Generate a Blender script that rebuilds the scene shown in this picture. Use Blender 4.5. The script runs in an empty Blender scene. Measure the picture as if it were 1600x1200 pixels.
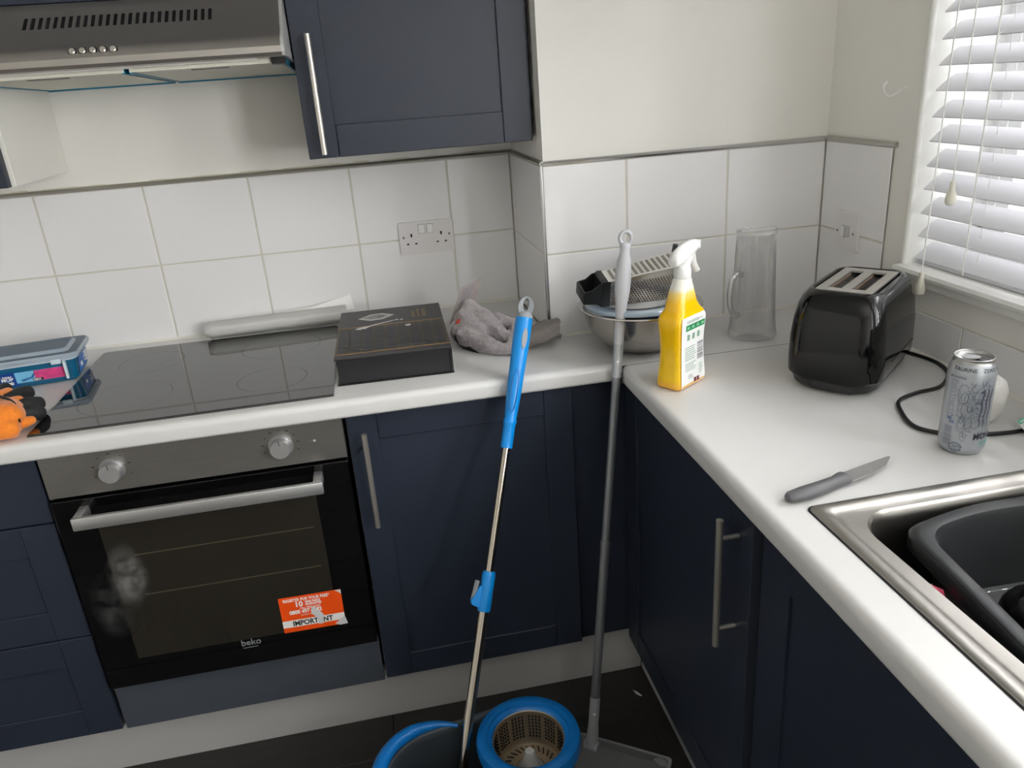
import bpy, bmesh, math, random
from mathutils import Vector, Matrix
random.seed(7)
PI = math.pi
sc = bpy.context.scene
col = sc.collection

# ------------------------------------------------------------------ camera
CAM = Vector((0.2814, -2.1249, 1.4887))
yaw, pit, rol = 0.1635, -0.3755, -0.0740
cy_, sy_, cp_, sp_ = math.cos(yaw), math.sin(yaw), math.cos(pit), math.sin(pit)
fwd = Vector((sy_*cp_, cy_*cp_, sp_)); rt = Vector((cy_, -sy_, 0)); up = rt.cross(fwd)
r2 = math.cos(rol)*rt + math.sin(rol)*up; u2 = -math.sin(rol)*rt + math.cos(rol)*up
camd = bpy.data.cameras.new('camera'); cam = bpy.data.objects.new('camera', camd); col.objects.link(cam)
camd.sensor_width = 36; camd.sensor_fit = 'HORIZONTAL'; camd.lens = 1205.27*36/1600
camd.clip_start = 0.02
cam.matrix_world = Matrix(((r2.x, u2.x, -fwd.x, CAM.x), (r2.y, u2.y, -fwd.y, CAM.y), (r2.z, u2.z, -fwd.z, CAM.z), (0, 0, 0, 1)))
sc.camera = cam
# ------------------------------------------------------------------ world, light, exposure
w = bpy.data.worlds.new('overcast_sky'); sc.world = w; w.use_nodes = True
bg = w.node_tree.nodes['Background']; bg.inputs[0].default_value = (0.975, 0.985, 0.99, 1); bg.inputs[1].default_value = 27.0
WIN_Y0, WIN_Y1, WIN_Z0, WIN_Z1 = -0.697, -1.95, 1.072, 2.12      # window opening in the right wall
W2_Y0, W2_Y1 = -2.25, -3.45                                       # unseen second window behind the camera, added to light the back wall
def portal(name, loc, rot, sx, sy):
    l = bpy.data.lights.new(name, 'AREA'); l.shape = 'RECTANGLE'; l.size = sx; l.size_y = sy
    l.cycles.is_portal = True
    o = bpy.data.objects.new(name, l); col.objects.link(o); o.location = loc; o.rotation_euler = rot
portal('window_portal', (1.60, (WIN_Y0+WIN_Y1)/2, (WIN_Z0+WIN_Z1)/2), (0, PI/2, 0), WIN_Z1-WIN_Z0, WIN_Y0-WIN_Y1)
portal('added_window_portal', (1.60, (W2_Y0+W2_Y1)/2, (WIN_Z0+WIN_Z1)/2), (0, PI/2, 0), WIN_Z1-WIN_Z0, W2_Y0-W2_Y1)
vs = sc.view_settings; sc.display_settings.display_device = 'sRGB'
vs.view_transform = 'Standard'; vs.look = 'None'; vs.gamma = 1.0; vs.use_curve_mapping = False; vs.exposure = 0.24
cy = sc.cycles
try:
    cy.max_bounces = 10; cy.diffuse_bounces = 5; cy.glossy_bounces = 5; cy.transmission_bounces = 8; cy.transparent_max_bounces = 24
    cy.sample_clamp_indirect = 6.0; cy.use_denoising = True; cy.caustics_refractive = False; cy.caustics_reflective = False
except Exception: pass

# ------------------------------------------------------------------ materials
def srgb(r, g, b):
    f = lambda c: (c/255)/12.92 if c/255 <= .04045 else ((c/255+.055)/1.055)**2.4
    return (f(r), f(g), f(b), 1)
MATS = {}
def mat(name, rgb=(200, 200, 200), rough=.5, metal=0, spec=.5, noise=0, nscale=20, bump=0, bscale=60, coat=0, stretch=None, trans=0, ior=1.45, sheen=0, coatr=.03):
    if name in MATS: return MATS[name]
    m = bpy.data.materials.new(name); m.use_nodes = True; nt = m.node_tree; b = nt.nodes['Principled BSDF']
    c = srgb(*rgb); b.inputs['Base Color'].default_value = c
    b.inputs['Roughness'].default_value = rough; b.inputs['Metallic'].default_value = metal
    b.inputs['Specular IOR Level'].default_value = spec; b.inputs['IOR'].default_value = ior
    b.inputs['Coat Weight'].default_value = coat; b.inputs['Coat Roughness'].default_value = coatr
    b.inputs['Transmission Weight'].default_value = trans; b.inputs['Sheen Weight'].default_value = sheen
    if noise or bump:
        tc = nt.nodes.new('ShaderNodeTexCoord'); mp = nt.nodes.new('ShaderNodeMapping')
        nt.links.new(tc.outputs['Object'], mp.inputs[0])
        if stretch: mp.inputs['Scale'].default_value = stretch
    if noise:
        n = nt.nodes.new('ShaderNodeTexNoise'); n.inputs['Scale'].default_value = nscale; n.inputs['Detail'].default_value = 6
        nt.links.new(mp.outputs[0], n.inputs['Vector'])
        cr = nt.nodes.new('ShaderNodeMix'); cr.data_type = 'RGBA'
        cr.inputs[6].default_value = tuple(max(0, x*(1-noise)) for x in c[:3])+(1,)
        cr.inputs[7].default_value = tuple(min(1, x*(1+noise)) for x in c[:3])+(1,)
        nt.links.new(n.outputs['Fac'], cr.inputs[0]); nt.links.new(cr.outputs[2], b.inputs['Base Color'])
    if bump:
        n2 = nt.nodes.new('ShaderNodeTexNoise'); n2.inputs['Scale'].default_value = bscale; n2.inputs['Detail'].default_value = 3
        nt.links.new(mp.outputs[0], n2.inputs['Vector'])
        bp = nt.nodes.new('ShaderNodeBump'); bp.inputs['Strength'].default_value = bump; bp.inputs['Distance'].default_value = .002
        nt.links.new(n2.outputs['Fac'], bp.inputs['Height']); nt.links.new(bp.outputs[0], b.inputs['Normal'])
    MATS[name] = m; return m
def thin_glass(name, tint=(1, 1, 1), edge=.35, base=.04, rough=.02, body=None, bodyw=0, k=.75):
    m = bpy.data.materials.new(name); m.use_nodes = True; nt = m.node_tree; nt.nodes.clear()
    out = nt.nodes.new('ShaderNodeOutputMaterial'); t = nt.nodes.new('ShaderNodeBsdfTransparent'); t.inputs[0].default_value = (*tint, 1)
    g = nt.nodes.new('ShaderNodeBsdfGlossy'); g.inputs['Roughness'].default_value = rough
    lw = nt.nodes.new('ShaderNodeLayerWeight'); lw.inputs[0].default_value = edge
    ma = nt.nodes.new('ShaderNodeMath'); ma.operation = 'MULTIPLY_ADD'; ma.inputs[1].default_value = k; ma.inputs[2].default_value = base
    nt.links.new(lw.outputs['Fresnel'], ma.inputs[0])
    mx = nt.nodes.new('ShaderNodeMixShader'); nt.links.new(ma.outputs[0], mx.inputs[0])
    src = t
    if body:
        d = nt.nodes.new('ShaderNodeBsdfPrincipled'); d.inputs['Base Color'].default_value = srgb(*body); d.inputs['Roughness'].default_value = .3
        m2 = nt.nodes.new('ShaderNodeMixShader'); m2.inputs[0].default_value = bodyw
        nt.links.new(t.outputs[0], m2.inputs[1]); nt.links.new(d.outputs[0], m2.inputs[2]); src = m2
    nt.links.new(src.outputs[0], mx.inputs[1]); nt.links.new(g.outputs[0], mx.inputs[2]); nt.links.new(mx.outputs[0], out.inputs[0])
    MATS[name] = m; return m

M_wall = mat('wall_paint', (232, 230, 224), .6, noise=.05, nscale=3, bump=.25, bscale=35)
M_ceil = mat('ceiling_paint', (225, 224, 220), .8)
M_tile = mat('tile_glaze', (232, 231, 231), .14, spec=.5, noise=.015, nscale=2, bump=.06, bscale=9)
M_grout = mat('grout', (204, 200, 189), .8, noise=.12, nscale=25)
M_sil = mat('silicone', (222, 219, 210), .5, noise=.1, nscale=14)
M_chrome = mat('trim_metal', (205, 205, 205), .22, 1)
M_white_gloss = mat('white_gloss_paint', (232, 232, 228), .3, noise=.02, nscale=8)
M_upvc = mat('window_plastic', (236, 237, 238), .35)
M_navy = mat('navy_door', (38, 44, 57), .42, spec=.45, noise=.10, nscale=5, bump=.05, bscale=200)
M_navy_in = mat('navy_edge', (32, 37, 50), .5)
M_char = mat('charcoal_panel', (66, 71, 80), .45, noise=.05)
M_carc = mat('carcass_white', (238, 236, 228), .5, noise=.04, nscale=4)
M_dark = mat('dark_gap', (14, 14, 17), .8)
M_plinth = mat('plinth_white', (176, 175, 174), .5, noise=.06, nscale=4)
M_work = mat('worktop_laminate', (212, 211, 209), .32, noise=.02, nscale=7, bump=.04, bscale=300)
M_steel = mat('brushed_steel', (158, 155, 151), .34, .9, noise=.10, nscale=10, stretch=(1, 60, 60))
M_hood = mat('hood_steel', (168, 163, 157), .38, .85, noise=.08, nscale=10, stretch=(1, 60, 60))
M_satin = mat('satin_nickel', (206, 201, 192), .34, .9)
M_alu = mat('handle_aluminium', (190, 190, 189), .42, .85)
M_blackglass = mat('black_glass', (8, 8, 9), .05, spec=.5, coat=.2)
M_hob = mat('hob_glass', (16, 16, 17), .03, spec=.8, ior=1.75)
M_black = mat('black_plastic', (14, 14, 15), .35)
M_white_pl = mat('white_plastic', (228, 228, 226), .3)
M_paper = mat('paper', (232, 232, 230), .6, noise=.02)
M_bstain = mat('mark_grey', (120, 118, 112), .7)

# ------------------------------------------------------------------ helpers
def finish(me, smooth):
    if smooth:
        for p_ in me.polygons: p_.use_smooth = True
        try: me.set_sharp_from_angle(angle=math.radians(smooth if smooth is not True else 38))
        except Exception: pass
def obj(name, bm, m, parent=None, smooth=False, at=None, label=None, rot=None):
    """link bm as one mesh object; with a parent whose vertices are given in world space pass at=parent"""
    if parent is not None and at == 'world':
        bmesh.ops.transform(bm, matrix=Matrix.Translation(parent.location).inverted(), verts=bm.verts)
        at = None
    bmesh.ops.recalc_face_normals(bm, faces=bm.faces)
    me = bpy.data.meshes.new(name); bm.to_mesh(me); bm.free(); finish(me, smooth)
    for mm in (m if isinstance(m, (list, tuple)) else [m]): me.materials.append(mm)
    o = bpy.data.objects.new(name, me); col.objects.link(o)
    if parent is not None: o.parent = parent
    if at: o.location = at
    if rot: o.rotation_euler = rot
    if label: o['label'] = label
    return o
def thing(name, label, cat, loc=(0, 0, 0), rotz=0, group=None, rot=None):
    o = bpy.data.objects.new(name, None); col.objects.link(o); o.empty_display_size = .05
    o.location = loc; o.rotation_euler = rot if rot else (0, 0, rotz); o['label'] = label; o['category'] = cat
    if group: o['group'] = group
    return o
def tag(o, label, cat, group=None):
    o['label'] = label; o['category'] = cat
    if group: o['group'] = group
    return o
def structure(name, bm, m, smooth=False):
    o = obj(name, bm, m, smooth=smooth); o['kind'] = 'structure'; return o
def copyto(o, parent, loc, rot=None):
    c = o.copy(); col.objects.link(c); c.parent = parent; c.location = loc
    if rot: c.rotation_euler = rot
    return c
def BM(): return bmesh.new()
def box(bm, x0, x1, y0, y1, z0, z1, bev=0, seg=2):
    x0, x1 = sorted((x0, x1)); y0, y1 = sorted((y0, y1)); z0, z1 = sorted((z0, z1))
    r = bmesh.ops.create_cube(bm, size=1); vs_ = r['verts']
    for v in vs_: v.co = Vector(((x0+x1)/2+v.co.x*(x1-x0), (y0+y1)/2+v.co.y*(y1-y0), (z0+z1)/2+v.co.z*(z1-z0)))
    if bev:
        es = list({e for v in vs_ for e in v.link_edges})
        bmesh.ops.bevel(bm, geom=es, offset=min(bev, .49*min(x1-x0, y1-y0, z1-z0)), segments=seg, profile=.5, affect='EDGES')
    return bm
def bx(*a, **k): return box(BM(), *a, **k)
def prism(bm, pts, axis, a, b):
    """extrude 2-D polygon pts along axis ('x','y','z') from a to b"""
    def P(u, v, t): return {'x': (t, u, v), 'y': (u, t, v), 'z': (u, v, t)}[axis]
    A = [bm.verts.new(P(u, v, a)) for u, v in pts]; B = [bm.verts.new(P(u, v, b)) for u, v in pts]
    n = len(pts); bm.faces.new(A); bm.faces.new(B[::-1])
    for i in range(n): bm.faces.new((A[i], B[i], B[(i+1) % n], A[(i+1) % n]))
    return bm
def rrect(hx, hy, r, seg=5, cx=0, cy=0):
    pts = []
    for sx, sy, a0 in ((1, 1, 0), (-1, 1, PI/2), (-1, -1, PI), (1, -1, 1.5*PI)):
        for i in range(seg+1):
            a = a0+PI/2*i/seg; pts.append((cx+sx*(hx-r)+r*math.cos(a), cy+sy*(hy-r)+r*math.sin(a)))
    return pts
def loft(bm, rings, cap0=True, cap1=True, closed=True):
    R = [[bm.verts.new(p_) for p_ in ring] for ring in rings]; n = len(R[0])
    for A, B in zip(R, R[1:]):
        for i in range(n if closed else n-1):
            bm.faces.new((A[i], A[(i+1) % n], B[(i+1) % n], B[i]))
    if cap0: bm.faces.new(R[0][::-1])
    if cap1: bm.faces.new(R[-1])
    return R
def lathe(bm, prof, n=40, c=(0, 0), cap0=False, cap1=False):
    rings = [[(c[0]+r*math.cos(2*PI*i/n), c[1]+r*math.sin(2*PI*i/n), z) for i in range(n)] for r, z in prof]
    loft(bm, rings, cap0, cap1); return bm
def tube(bm, pts, r, n=10, cap=True, radii=None, flat=1.0):
    pts = [Vector(p_) for p_ in pts]; rings = []; prev = None
    for i, p_ in enumerate(pts):
        t = (pts[min(i+1, len(pts)-1)]-pts[max(i-1, 0)]).normalized()
        if prev is None: a = t.orthogonal().normalized()
        else: a = (prev-t*prev.dot(t)).normalized()
        prev = a; b = t.cross(a); rr = radii[i] if radii else r
        rings.append([tuple(p_+a*rr*math.cos(2*PI*k/n)+b*rr*flat*math.sin(2*PI*k/n)) for k in range(n)])
    loft(bm, rings, cap, cap); return bm
def spline(pts, n=8):
    pts = [Vector(p_) for p_ in pts]; out = []
    for i in range(len(pts)-1):
        p0, p1, p2, p3 = pts[max(i-1, 0)], pts[i], pts[i+1], pts[min(i+2, len(pts)-1)]
        for k in range(n):
            t = k/n; out.append(.5*((2*p1)+(p2-p0)*t+(2*p0-5*p1+4*p2-p3)*t*t+(3*p1-p0-3*p2+p3)*t**3))
    out.append(pts[-1]); return out
def blob(bm, c, s, rot=(0, 0, 0), seg=16):
    from mathutils import Euler
    mtx = Matrix.Translation(c) @ Euler(rot).to_matrix().to_4x4() @ Matrix.Diagonal((*s, 1))
    bmesh.ops.create_uvsphere(bm, u_segments=seg, v_segments=seg//2+2, radius=1, matrix=mtx); return bm
def text_bm(body, size, mtx, ext=.0004, bend=None, align='LEFT', squash=1.0, bold=0):
    cu = bpy.data.curves.new('t', 'FONT'); cu.body = body; cu.size = size; cu.extrude = ext if not bend else 0; cu.align_x = align
    cu.offset = bold; cu.resolution_u = 3; cu.space_character = 1.0
    o = bpy.data.objects.new('t', cu); col.objects.link(o)
    dg = bpy.context.evaluated_depsgraph_get(); me = bpy.data.meshes.new_from_object(o.evaluated_get(dg))
    bm = BM(); bm.from_mesh(me); bpy.data.objects.remove(o); bpy.data.curves.remove(cu); bpy.data.meshes.remove(me)
    for v in bm.verts: v.co.x *= squash
    if bend:
        for v in bm.verts: v.co = Vector(bend(v.co.x, v.co.y))
    else: bmesh.ops.transform(bm, matrix=mtx, verts=bm.verts)
    return bm
def join(bm, other):
    me = bpy.data.meshes.new('j'); other.to_mesh(me); other.free(); bm.from_mesh(me); bpy.data.meshes.remove(me); return bm
def face_y(x, y, z, rz=0):  # text facing -Y
    return Matrix.Translation((x, y, z)) @ Matrix.Rotation(rz, 4, 'Y') @ Matrix.Rotation(PI/2, 4, 'X')
def xform(bm, mtx): bmesh.ops.transform(bm, matrix=mtx, verts=bm.verts); return bm

# ------------------------------------------------------------------ room shell
XC, XR, D = 0.671, 1.367, -0.382
ZW = 0.900; ZT = 1.3035; ZM = 1.101; TW = 0.2562
XL, YF, ZC = -1.75, -3.65, 2.42
wb = structure('wall_back', bx(XL-.1, XC+.1, .008, .15, 0, ZC), M_wall)
wc = structure('wall_corner', bx(XC+.006, XR+.02, D+.006, .008, 0, ZC), M_wall)
b = BM(); X1 = XR+.24
box(b, XR+.006, X1, WIN_Y0, .15, 0, ZC); box(b, XR+.006, X1, WIN_Y1, WIN_Y0, 0, WIN_Z0-.016); box(b, XR+.006, X1, WIN_Y1, WIN_Y0, WIN_Z1, ZC)
box(b, XR+.006, X1, W2_Y0, WIN_Y1, 0, ZC); box(b, XR+.006, X1, YF, W2_Y1, 0, ZC)
box(b, XR+.006, X1, W2_Y1, W2_Y0, 0, WIN_Z0-.016); box(b, XR+.006, X1, W2_Y1, W2_Y0, WIN_Z1, ZC)
wr = structure('wall_right', b, M_wall)
structure('wall_left', bx(XL-.1, XL, YF, .008, 0, ZC), M_wall)
b = bx(XL-.1, X1, YF-.1, YF, 0, ZC)
structure('wall_front', b, M_wall)
structure('ceiling', bx(XL-.1, X1, YF-.1, .15, ZC, ZC+.05), M_ceil)
floor = structure('floor', bx(XL-.1, X1, YF-.1, .15, -.05, -.004), M_dark)
M_plank = mat('dark_wood_plank', (42, 39, 38), .5, noise=.45, nscale=5, stretch=(1.2, 14, 6), bump=.2, bscale=30)
pw, pl = .182, 1.22
for r in range(18):
    y1 = -.5-r*pw
    if y1-pw < YF: break
    off = [-.52, .1, -.25, .33][r % 4]
    for k in range(-1, 3):
        a, c_ = XL+off+k*pl, XL+off+(k+1)*pl
        a, c_ = max(a, XL), min(c_, XR)
        if c_-a < .05: continue
        obj('plank', bx(a+.0008, c_-.0008, y1-pw+.0008, y1-.0008, -.004, 0, bev=.0012, seg=1), M_plank, floor)

# tiles (each one a part of its wall)
def tile_y(x0, x1, z0, z1, y, parent):   # tile facing -Y
    obj('tile', bx(x0+.0022, x1-.0022, y, y+.0055, z0+.0018, z1-.0018, bev=.0016), M_tile, parent)
def tile_x(y0, y1, z0, z1, x, parent, s=1):   # tile facing -X (s=1)
    obj('tile', bx(x, x+.0055, y0+.0018, y1-.0018, z0+.0018, z1-.0018, bev=.0016), M_tile, parent)
x00 = -.5264-4*TW
for k in range(9):
    a, c_ = x00+k*TW, x00+(k+1)*TW
    a = max(a, XL); c_ = min(c_, XC)
    if c_-a < .02: continue
    tile_y(a, c_, ZM, ZT, 0, wb); tile_y(a, c_, ZW+.002, ZM, 0, wb)
obj('grout', bx(XL, XC, .0018, .008, ZW, ZT), M_grout, wb)
for y0, y1 in ((D, 0),):
    tile_x(y0, y1, ZM, ZT, XC, wc); tile_x(y0, y1, ZW+.002, ZM, XC, wc)
obj('grout', bx(XC+.0018, XC+.006, D+.002, 0, ZW, ZT), M_grout, wc)
for a, c_ in ((XC, .870), (.870, 1.119), (1.119, XR)):
    tile_y(a, c_, ZM, ZT, D, wc); tile_y(a, c_, ZW+.002, ZM, D, wc)
obj('grout', bx(XC+.002, XR, D+.0018, D+.006, ZW, ZT), M_grout, wc)
tile_x(-.630, D, ZM, ZT, XR, wr); tile_x(-.630, D, ZW+.002, ZM, XR, wr)
obj('grout', bx(XR+.0018, XR+.006, -.6282, D, ZW, ZT), M_grout, wr)
ys = [-.636, -.892, -1.148, -1.404, -1.66, -1.916, -2.172]
for y1, y0 in zip(ys, ys[1:]): tile_x(y0, y1, ZW+.002, .985, XR, wr)
obj('grout', bx(XR+.0018, XR+.006, ys[-1], ys[0], ZW, .985), M_grout, wr)
# tile trims
def trimx(name, x0, x1, y, z, m=M_chrome):
    b = BM(); prof = [(y-.003, z), (y-.004, z+.004), (y-.001, z+.0085), (y+.008, z+.0095), (y+.008, z)]
    prism(b, prof, 'x', x0, x1); structure(name, b, m, smooth=30)
M_trimd = mat('trim_aged', (178, 175, 166), .4, .8)
trimx('trim_1', XL, XC-.002, 0, ZT, M_trimd); trimx('trim_2', XC-.002, XR, D, ZT)
structure('trim_3', prism(BM(), [(XC-.003, ZT), (XC-.004, ZT+.005), (XC, ZT+.0095), (XC+.006, ZT+.0095), (XC+.006, ZT)], 'y', D-.002, 0), M_trimd)
structure('trim_4', prism(BM(), [(XR-.003, ZT), (XR-.004, ZT+.005), (XR, ZT+.0095), (XR+.006, ZT+.0095), (XR+.006, ZT)], 'y', -.636, D), mat('trim_satin', (190, 188, 182), .3, 1))
b = BM(); tube(b, [(XC-.0005, D-.0005, ZW+.001), (XC-.0005, D-.0005, ZT)], .0045, 12); structure('trim_5', b, M_chrome, smooth=True)
# silicone beads and filler behind the worktop
for nm, bb in (('silicone_bead', prism(BM(), [(-.006, ZW), (0, ZW+.006), (0, ZW)], 'x', XL, XC)),):
    obj(nm, bb, M_sil, wb)
obj('silicone_bead', prism(BM(), [(D-.005, ZW), (D, ZW+.005), (D, ZW)], 'x', XC, XR), M_sil, wc)
obj('silicone_bead', prism(BM(), [(XR-.005, ZW), (XR, ZW+.005), (XR, ZW)], 'y', -2.1, D), M_sil, wr)
# filler lumps and chips along the top of the back tiles
M_fill = mat('filler', (206, 202, 184), .8, noise=.15, nscale=30)
b = BM(); n = 60
for i in range(n):
    x = XL+.2+(XC-XL-.25)*i/n; box(b, x, x+(XC-XL-.25)/n+.001, 0.001, .008, ZT+.0093, ZT+.0098+random.random()*.0035)
obj('filler_strip', b, M_fill, wb)

# window in right wall
win = structure('window_1', bx(1.535, 1.600, WIN_Y1, WIN_Y0, WIN_Z0, WIN_Z0+.06, bev=.004), M_upvc)
for a, c_ in ((WIN_Y0-.075, WIN_Y0), (WIN_Y1, WIN_Y1+.075), (-1.36, -1.28)):
    obj('window_frame', bx(1.535, 1.600, a, c_, WIN_Z0+.06, WIN_Z1-.06, bev=.004), M_upvc, win)
obj('window_frame', bx(1.535, 1.600, WIN_Y1, WIN_Y0, WIN_Z1-.06, WIN_Z1, bev=.004), M_upvc, win)
M_glass = thin_glass('pane_glass', edge=.2, base=.02)
for a, c_ in ((-1.28, WIN_Y0-.075), (WIN_Y1+.075, -1.36)):
    obj('pane', bx(1.565, 1.571, a, c_, WIN_Z0+.06, WIN_Z1-.06), M_glass, win)
b = BM(); prism(b, [(1.3465, 1.058), (1.3435, 1.065), (1.3465, 1.072), (1.54, 1.072), (1.54, 1.056), (1.352, 1.056)], 'y', WIN_Y1, WIN_Y0-.001)
obj('window_sill', b, M_white_gloss, win, smooth=35)
b = BM(); prism(b, [(1.358, 1.040), (1.356, 1.048), (1.358, 1.056), (1.3735, 1.056), (1.3735, 1.040)], 'y', WIN_Y1, WIN_Y0-.001)
obj('sill_moulding', b, M_white_gloss, win, smooth=35)
b = BM(); tube(b, [(XR+.004, WIN_Y0-.002, 1.06), (XR+.004, WIN_Y0-.002, WIN_Z1)], .0065, 10)
obj('edge_bead', b, M_white_gloss, win, smooth=True)
obj('reveal_lining', bx(XR+.010, 1.535, WIN_Y0-.004, WIN_Y0, WIN_Z0, WIN_Z1), M_white_gloss, win)
w2 = structure('window_added', bx(1.535, 1.600, W2_Y1, W2_Y0, WIN_Z0-.016, WIN_Z0+.06), M_upvc)  # added window without a blind, out of view, brightens the back run
obj('window_frame', bx(1.535, 1.600, W2_Y1, W2_Y0, WIN_Z1-.06, WIN_Z1), M_upvc, w2)
for a in (W2_Y1, (W2_Y0+W2_Y1)/2-.03, W2_Y0-.06): obj('window_frame', bx(1.535, 1.600, a, a+.06, WIN_Z0+.06, WIN_Z1-.06), M_upvc, w2)
# pale cladding outside the window, made taller to hold sky light off the worktop
cl = thing('cladding', 'vertical boarding outside the window seen between the blind slats', 'cladding', (2.55, -1.0, 0))
M_board = mat('grey_boards', (74, 71, 72), .6, noise=.08, nscale=4)
bd = None
for i in range(38):
    if bd is None: bd = obj('board', bx(0, .03, -.0355, .0355, 0, 2.55, bev=.003, seg=1), M_board, cl); bd.location = (0, 1.45, 0)
    else: copyto(bd, cl, (random.uniform(-.004, .004), 1.45-i*.0765, 0))
obj('rail', bx(.031, .06, -1.4, 1.5, .4, .5), mat('rail_dark', (70, 66, 66), .7), cl); obj('rail', bx(.031, .06, -1.4, 1.5, 1.5, 1.6), MATS['rail_dark'], cl)

# ------------------------------------------------------------------ worktops
def nose(y, z1=ZW, t=.040, r=.014):     # rounded post-formed front edge, profile in (depth,z)
    pts = []
    for i in range(7): a = PI/2+PI/2*i/6; pts.append((y+r+r*math.cos(a)*1.0, z1-r+r*math.sin(a)))
    for i in range(5): a = PI+PI/2*i/4; pts.append((y+.008+.008*math.cos(a), z1-t+.008+.008*math.sin(a)))
    return pts
YE = -.621; YJ = -.634; XE = .768
wk = thing('worktop', 'white laminate worktop along the back wall carrying the black hob', 'worktop', (0, -.3, .86))
b = BM(); prism(b, [(-.002, ZW), ]+nose(YE)+[(-.002, ZW-.04)], 'x', -1.45, XC-.001)
obj('top', b, M_work, wk, smooth=30, at='world')
b = BM(); prism(b, [(D-.002, ZW), ]+nose(YE)+[(D-.002, ZW-.04)], 'x', XC-.001, XE)
box(b, XE, XR-.002, YJ+.0009, D-.002, ZW-.04, ZW)
obj('corner_section', b, M_work, wk, smooth=30, at='world')
wk2 = thing('worktop', 'white laminate worktop under the window with the inset sink', 'worktop', (1.07, -1.3, .86))
SX0, SX1, SY0, SY1 = .828, 1.318, -1.268, -2.2   # sink outer
b = BM(); pr = [(XE+q-(YE), z) for q, z in nose(YE)]
hx0, hx1, hy0, hy1 = SX0+.02, SX1-.02, SY0-.02, SY1+.02
prism(b, pr+[(hx0, ZW-.04), (hx0, ZW)], 'y', -3.4, YJ-.0009)  # run lengthened out of view to keep window light off the lower doors
# rounded inner corner
cor = [(XE+.020+.0*math.cos(a), 0) for a in (0,)]
box(b, hx0, hx1, hy0, YJ-.0009, ZW-.04, ZW); box(b, hx1, XR-.002, -3.4, YJ-.0009, ZW-.04, ZW); box(b, hx0, hx1, -3.4, hy1, ZW-.04, ZW)
obj('top', b, M_work, wk2, smooth=30, at='world')
obj('joint_line', bx(XE-.010, XR-.002, YJ-.0009, YJ+.0009, ZW-.038, ZW+.0001), mat('joint_dark', (70, 66, 62), .8), wk2, at='world')

# ------------------------------------------------------------------ shaker fronts and units
YD = -.593   # door face
def shaker_y(parent, name, x0, x1, z0, z1, y=YD, th=.02, st=.064, rail=.064, m=M_navy, label=None):
    """front facing -Y: 4 frame members and a recessed panel in one front; member joints are real grooves"""
    b = BM(); g = .0006
    box(b, x0, x0+st-g, y, y+th, z0, z1, bev=.0012, seg=1); box(b, x1-st+g, x1, y, y+th, z0, z1, bev=.0012, seg=1)
    box(b, x0+st, x1-st, y, y+th, z1-rail+g, z1, bev=.0012, seg=1); box(b, x0+st, x1-st, y, y+th, z0, z0+rail-g, bev=.0012, seg=1)
    box(b, x0+st-.004, x1-st+.004, y+.006, y+th-.002, z0+rail-.004, z1-rail+.004)
    return obj(name, b, m, parent, at='world', label=label)
def shaker_x(parent, name, y0, y1, z0, z1, x, th=.02, st=.07, rail=.064, m=M_navy):
    b = BM(); g = .0006; y0, y1 = sorted((y0, y1))
    box(b, x, x+th, y0, y0+st-g, z0, z1, bev=.0012, seg=1); box(b, x, x+th, y1-st+g, y1, z0, z1, bev=.0012, seg=1)
    box(b, x, x+th, y0+st, y1-st, z1-rail+g, z1, bev=.0012, seg=1); box(b, x, x+th, y0+st, y1-st, z0, z0+rail-g, bev=.0012, seg=1)
    box(b, x+.006, x+th-.002, y0+st-.004, y1-st+.004, z0+rail-.004, z1-rail+.004)
    return obj(name, b, m, parent, at='world')
def bar_handle_y(door, root, x, z0, z1, y, off=.033):
    b = BM(); tube(b, [(x, y-off, z0), (x, y-off, z1)], .006, 16)
    for z in (z0+.038, z1-.038): tube(b, [(x, y, z), (x, y-off, z)], .0042, 10)
    xform(b, Matrix.Translation(root.location).inverted())
    return obj('handle', b, M_satin, door, smooth=True)
def bar_handle_x(door, root, y, z0, z1, x, off=.033):
    b = BM(); tube(b, [(x-off, y, z0), (x-off, y, z1)], .006, 16)
    for z in (z0+.034, z1-.034): tube(b, [(x, y, z), (x-off, y, z)], .0042, 10)
    xform(b, Matrix.Translation(root.location).inverted())
    return obj('handle', b, M_satin, door, smooth=True)

bc = thing('base_cabinet', 'navy shaker base cabinet right of the oven with tall bar handle', 'cabinet', (.42, -.3, 0))
b = BM(); box(b, .172, .190, -.570, -.03, .15, .858); box(b, .650, .667, -.570, -.03, .15, .858); box(b, .19, .65, -.570, -.03, .15, .168); box(b, .19, .65, -.045, -.03, .168, .858)
obj('carcass', b, M_carc, bc, at='world')
d = shaker_y(bc, 'door', .174, .6655, .156, .856, rail=.064)
bar_handle_y(d, bc, .2085, .597, .822, YD)
# corner post (navy, slightly recessed)
tag(obj('corner_post', bx(.6675, .806, -.578, -.56, .155, .858, bev=.001), M_navy, None), 'plain navy corner post between the two runs of cabinets', 'cabinet filler')

du = thing('drawer_unit', 'navy three-drawer unit left of the oven', 'drawer unit', (-.7, -.3, 0))
b = BM(); box(b, -.455, -.438, -.570, -.03, .15, .858); box(b, -.952, -.935, -.570, -.03, .15, .858); box(b, -.935, -.455, -.57, -.03, .15, .168); box(b, -.935, -.455, -.045, -.03, .168, .858)
obj('carcass', b, M_carc, du, at='world')
obj('drawer', bx(-.950, -.437, YD, YD+.02, .7095, .856, bev=.0015, seg=1), M_navy, du, at='world')
shaker_y(du, 'drawer', -.950, -.437, .4235, .7055, st=.07, rail=.072); shaker_y(du, 'drawer', -.950, -.437, .154, .4195, st=.07, rail=.072)
obj('shadow_gap', bx(-.948, -.439, YD+.021, YD+.023, .16, .85), M_dark, du, at='world')
uu = thing('base_cabinet', 'navy base cabinet end at the far left beyond the drawers', 'cabinet', (-1.2, -.3, 0))
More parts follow.
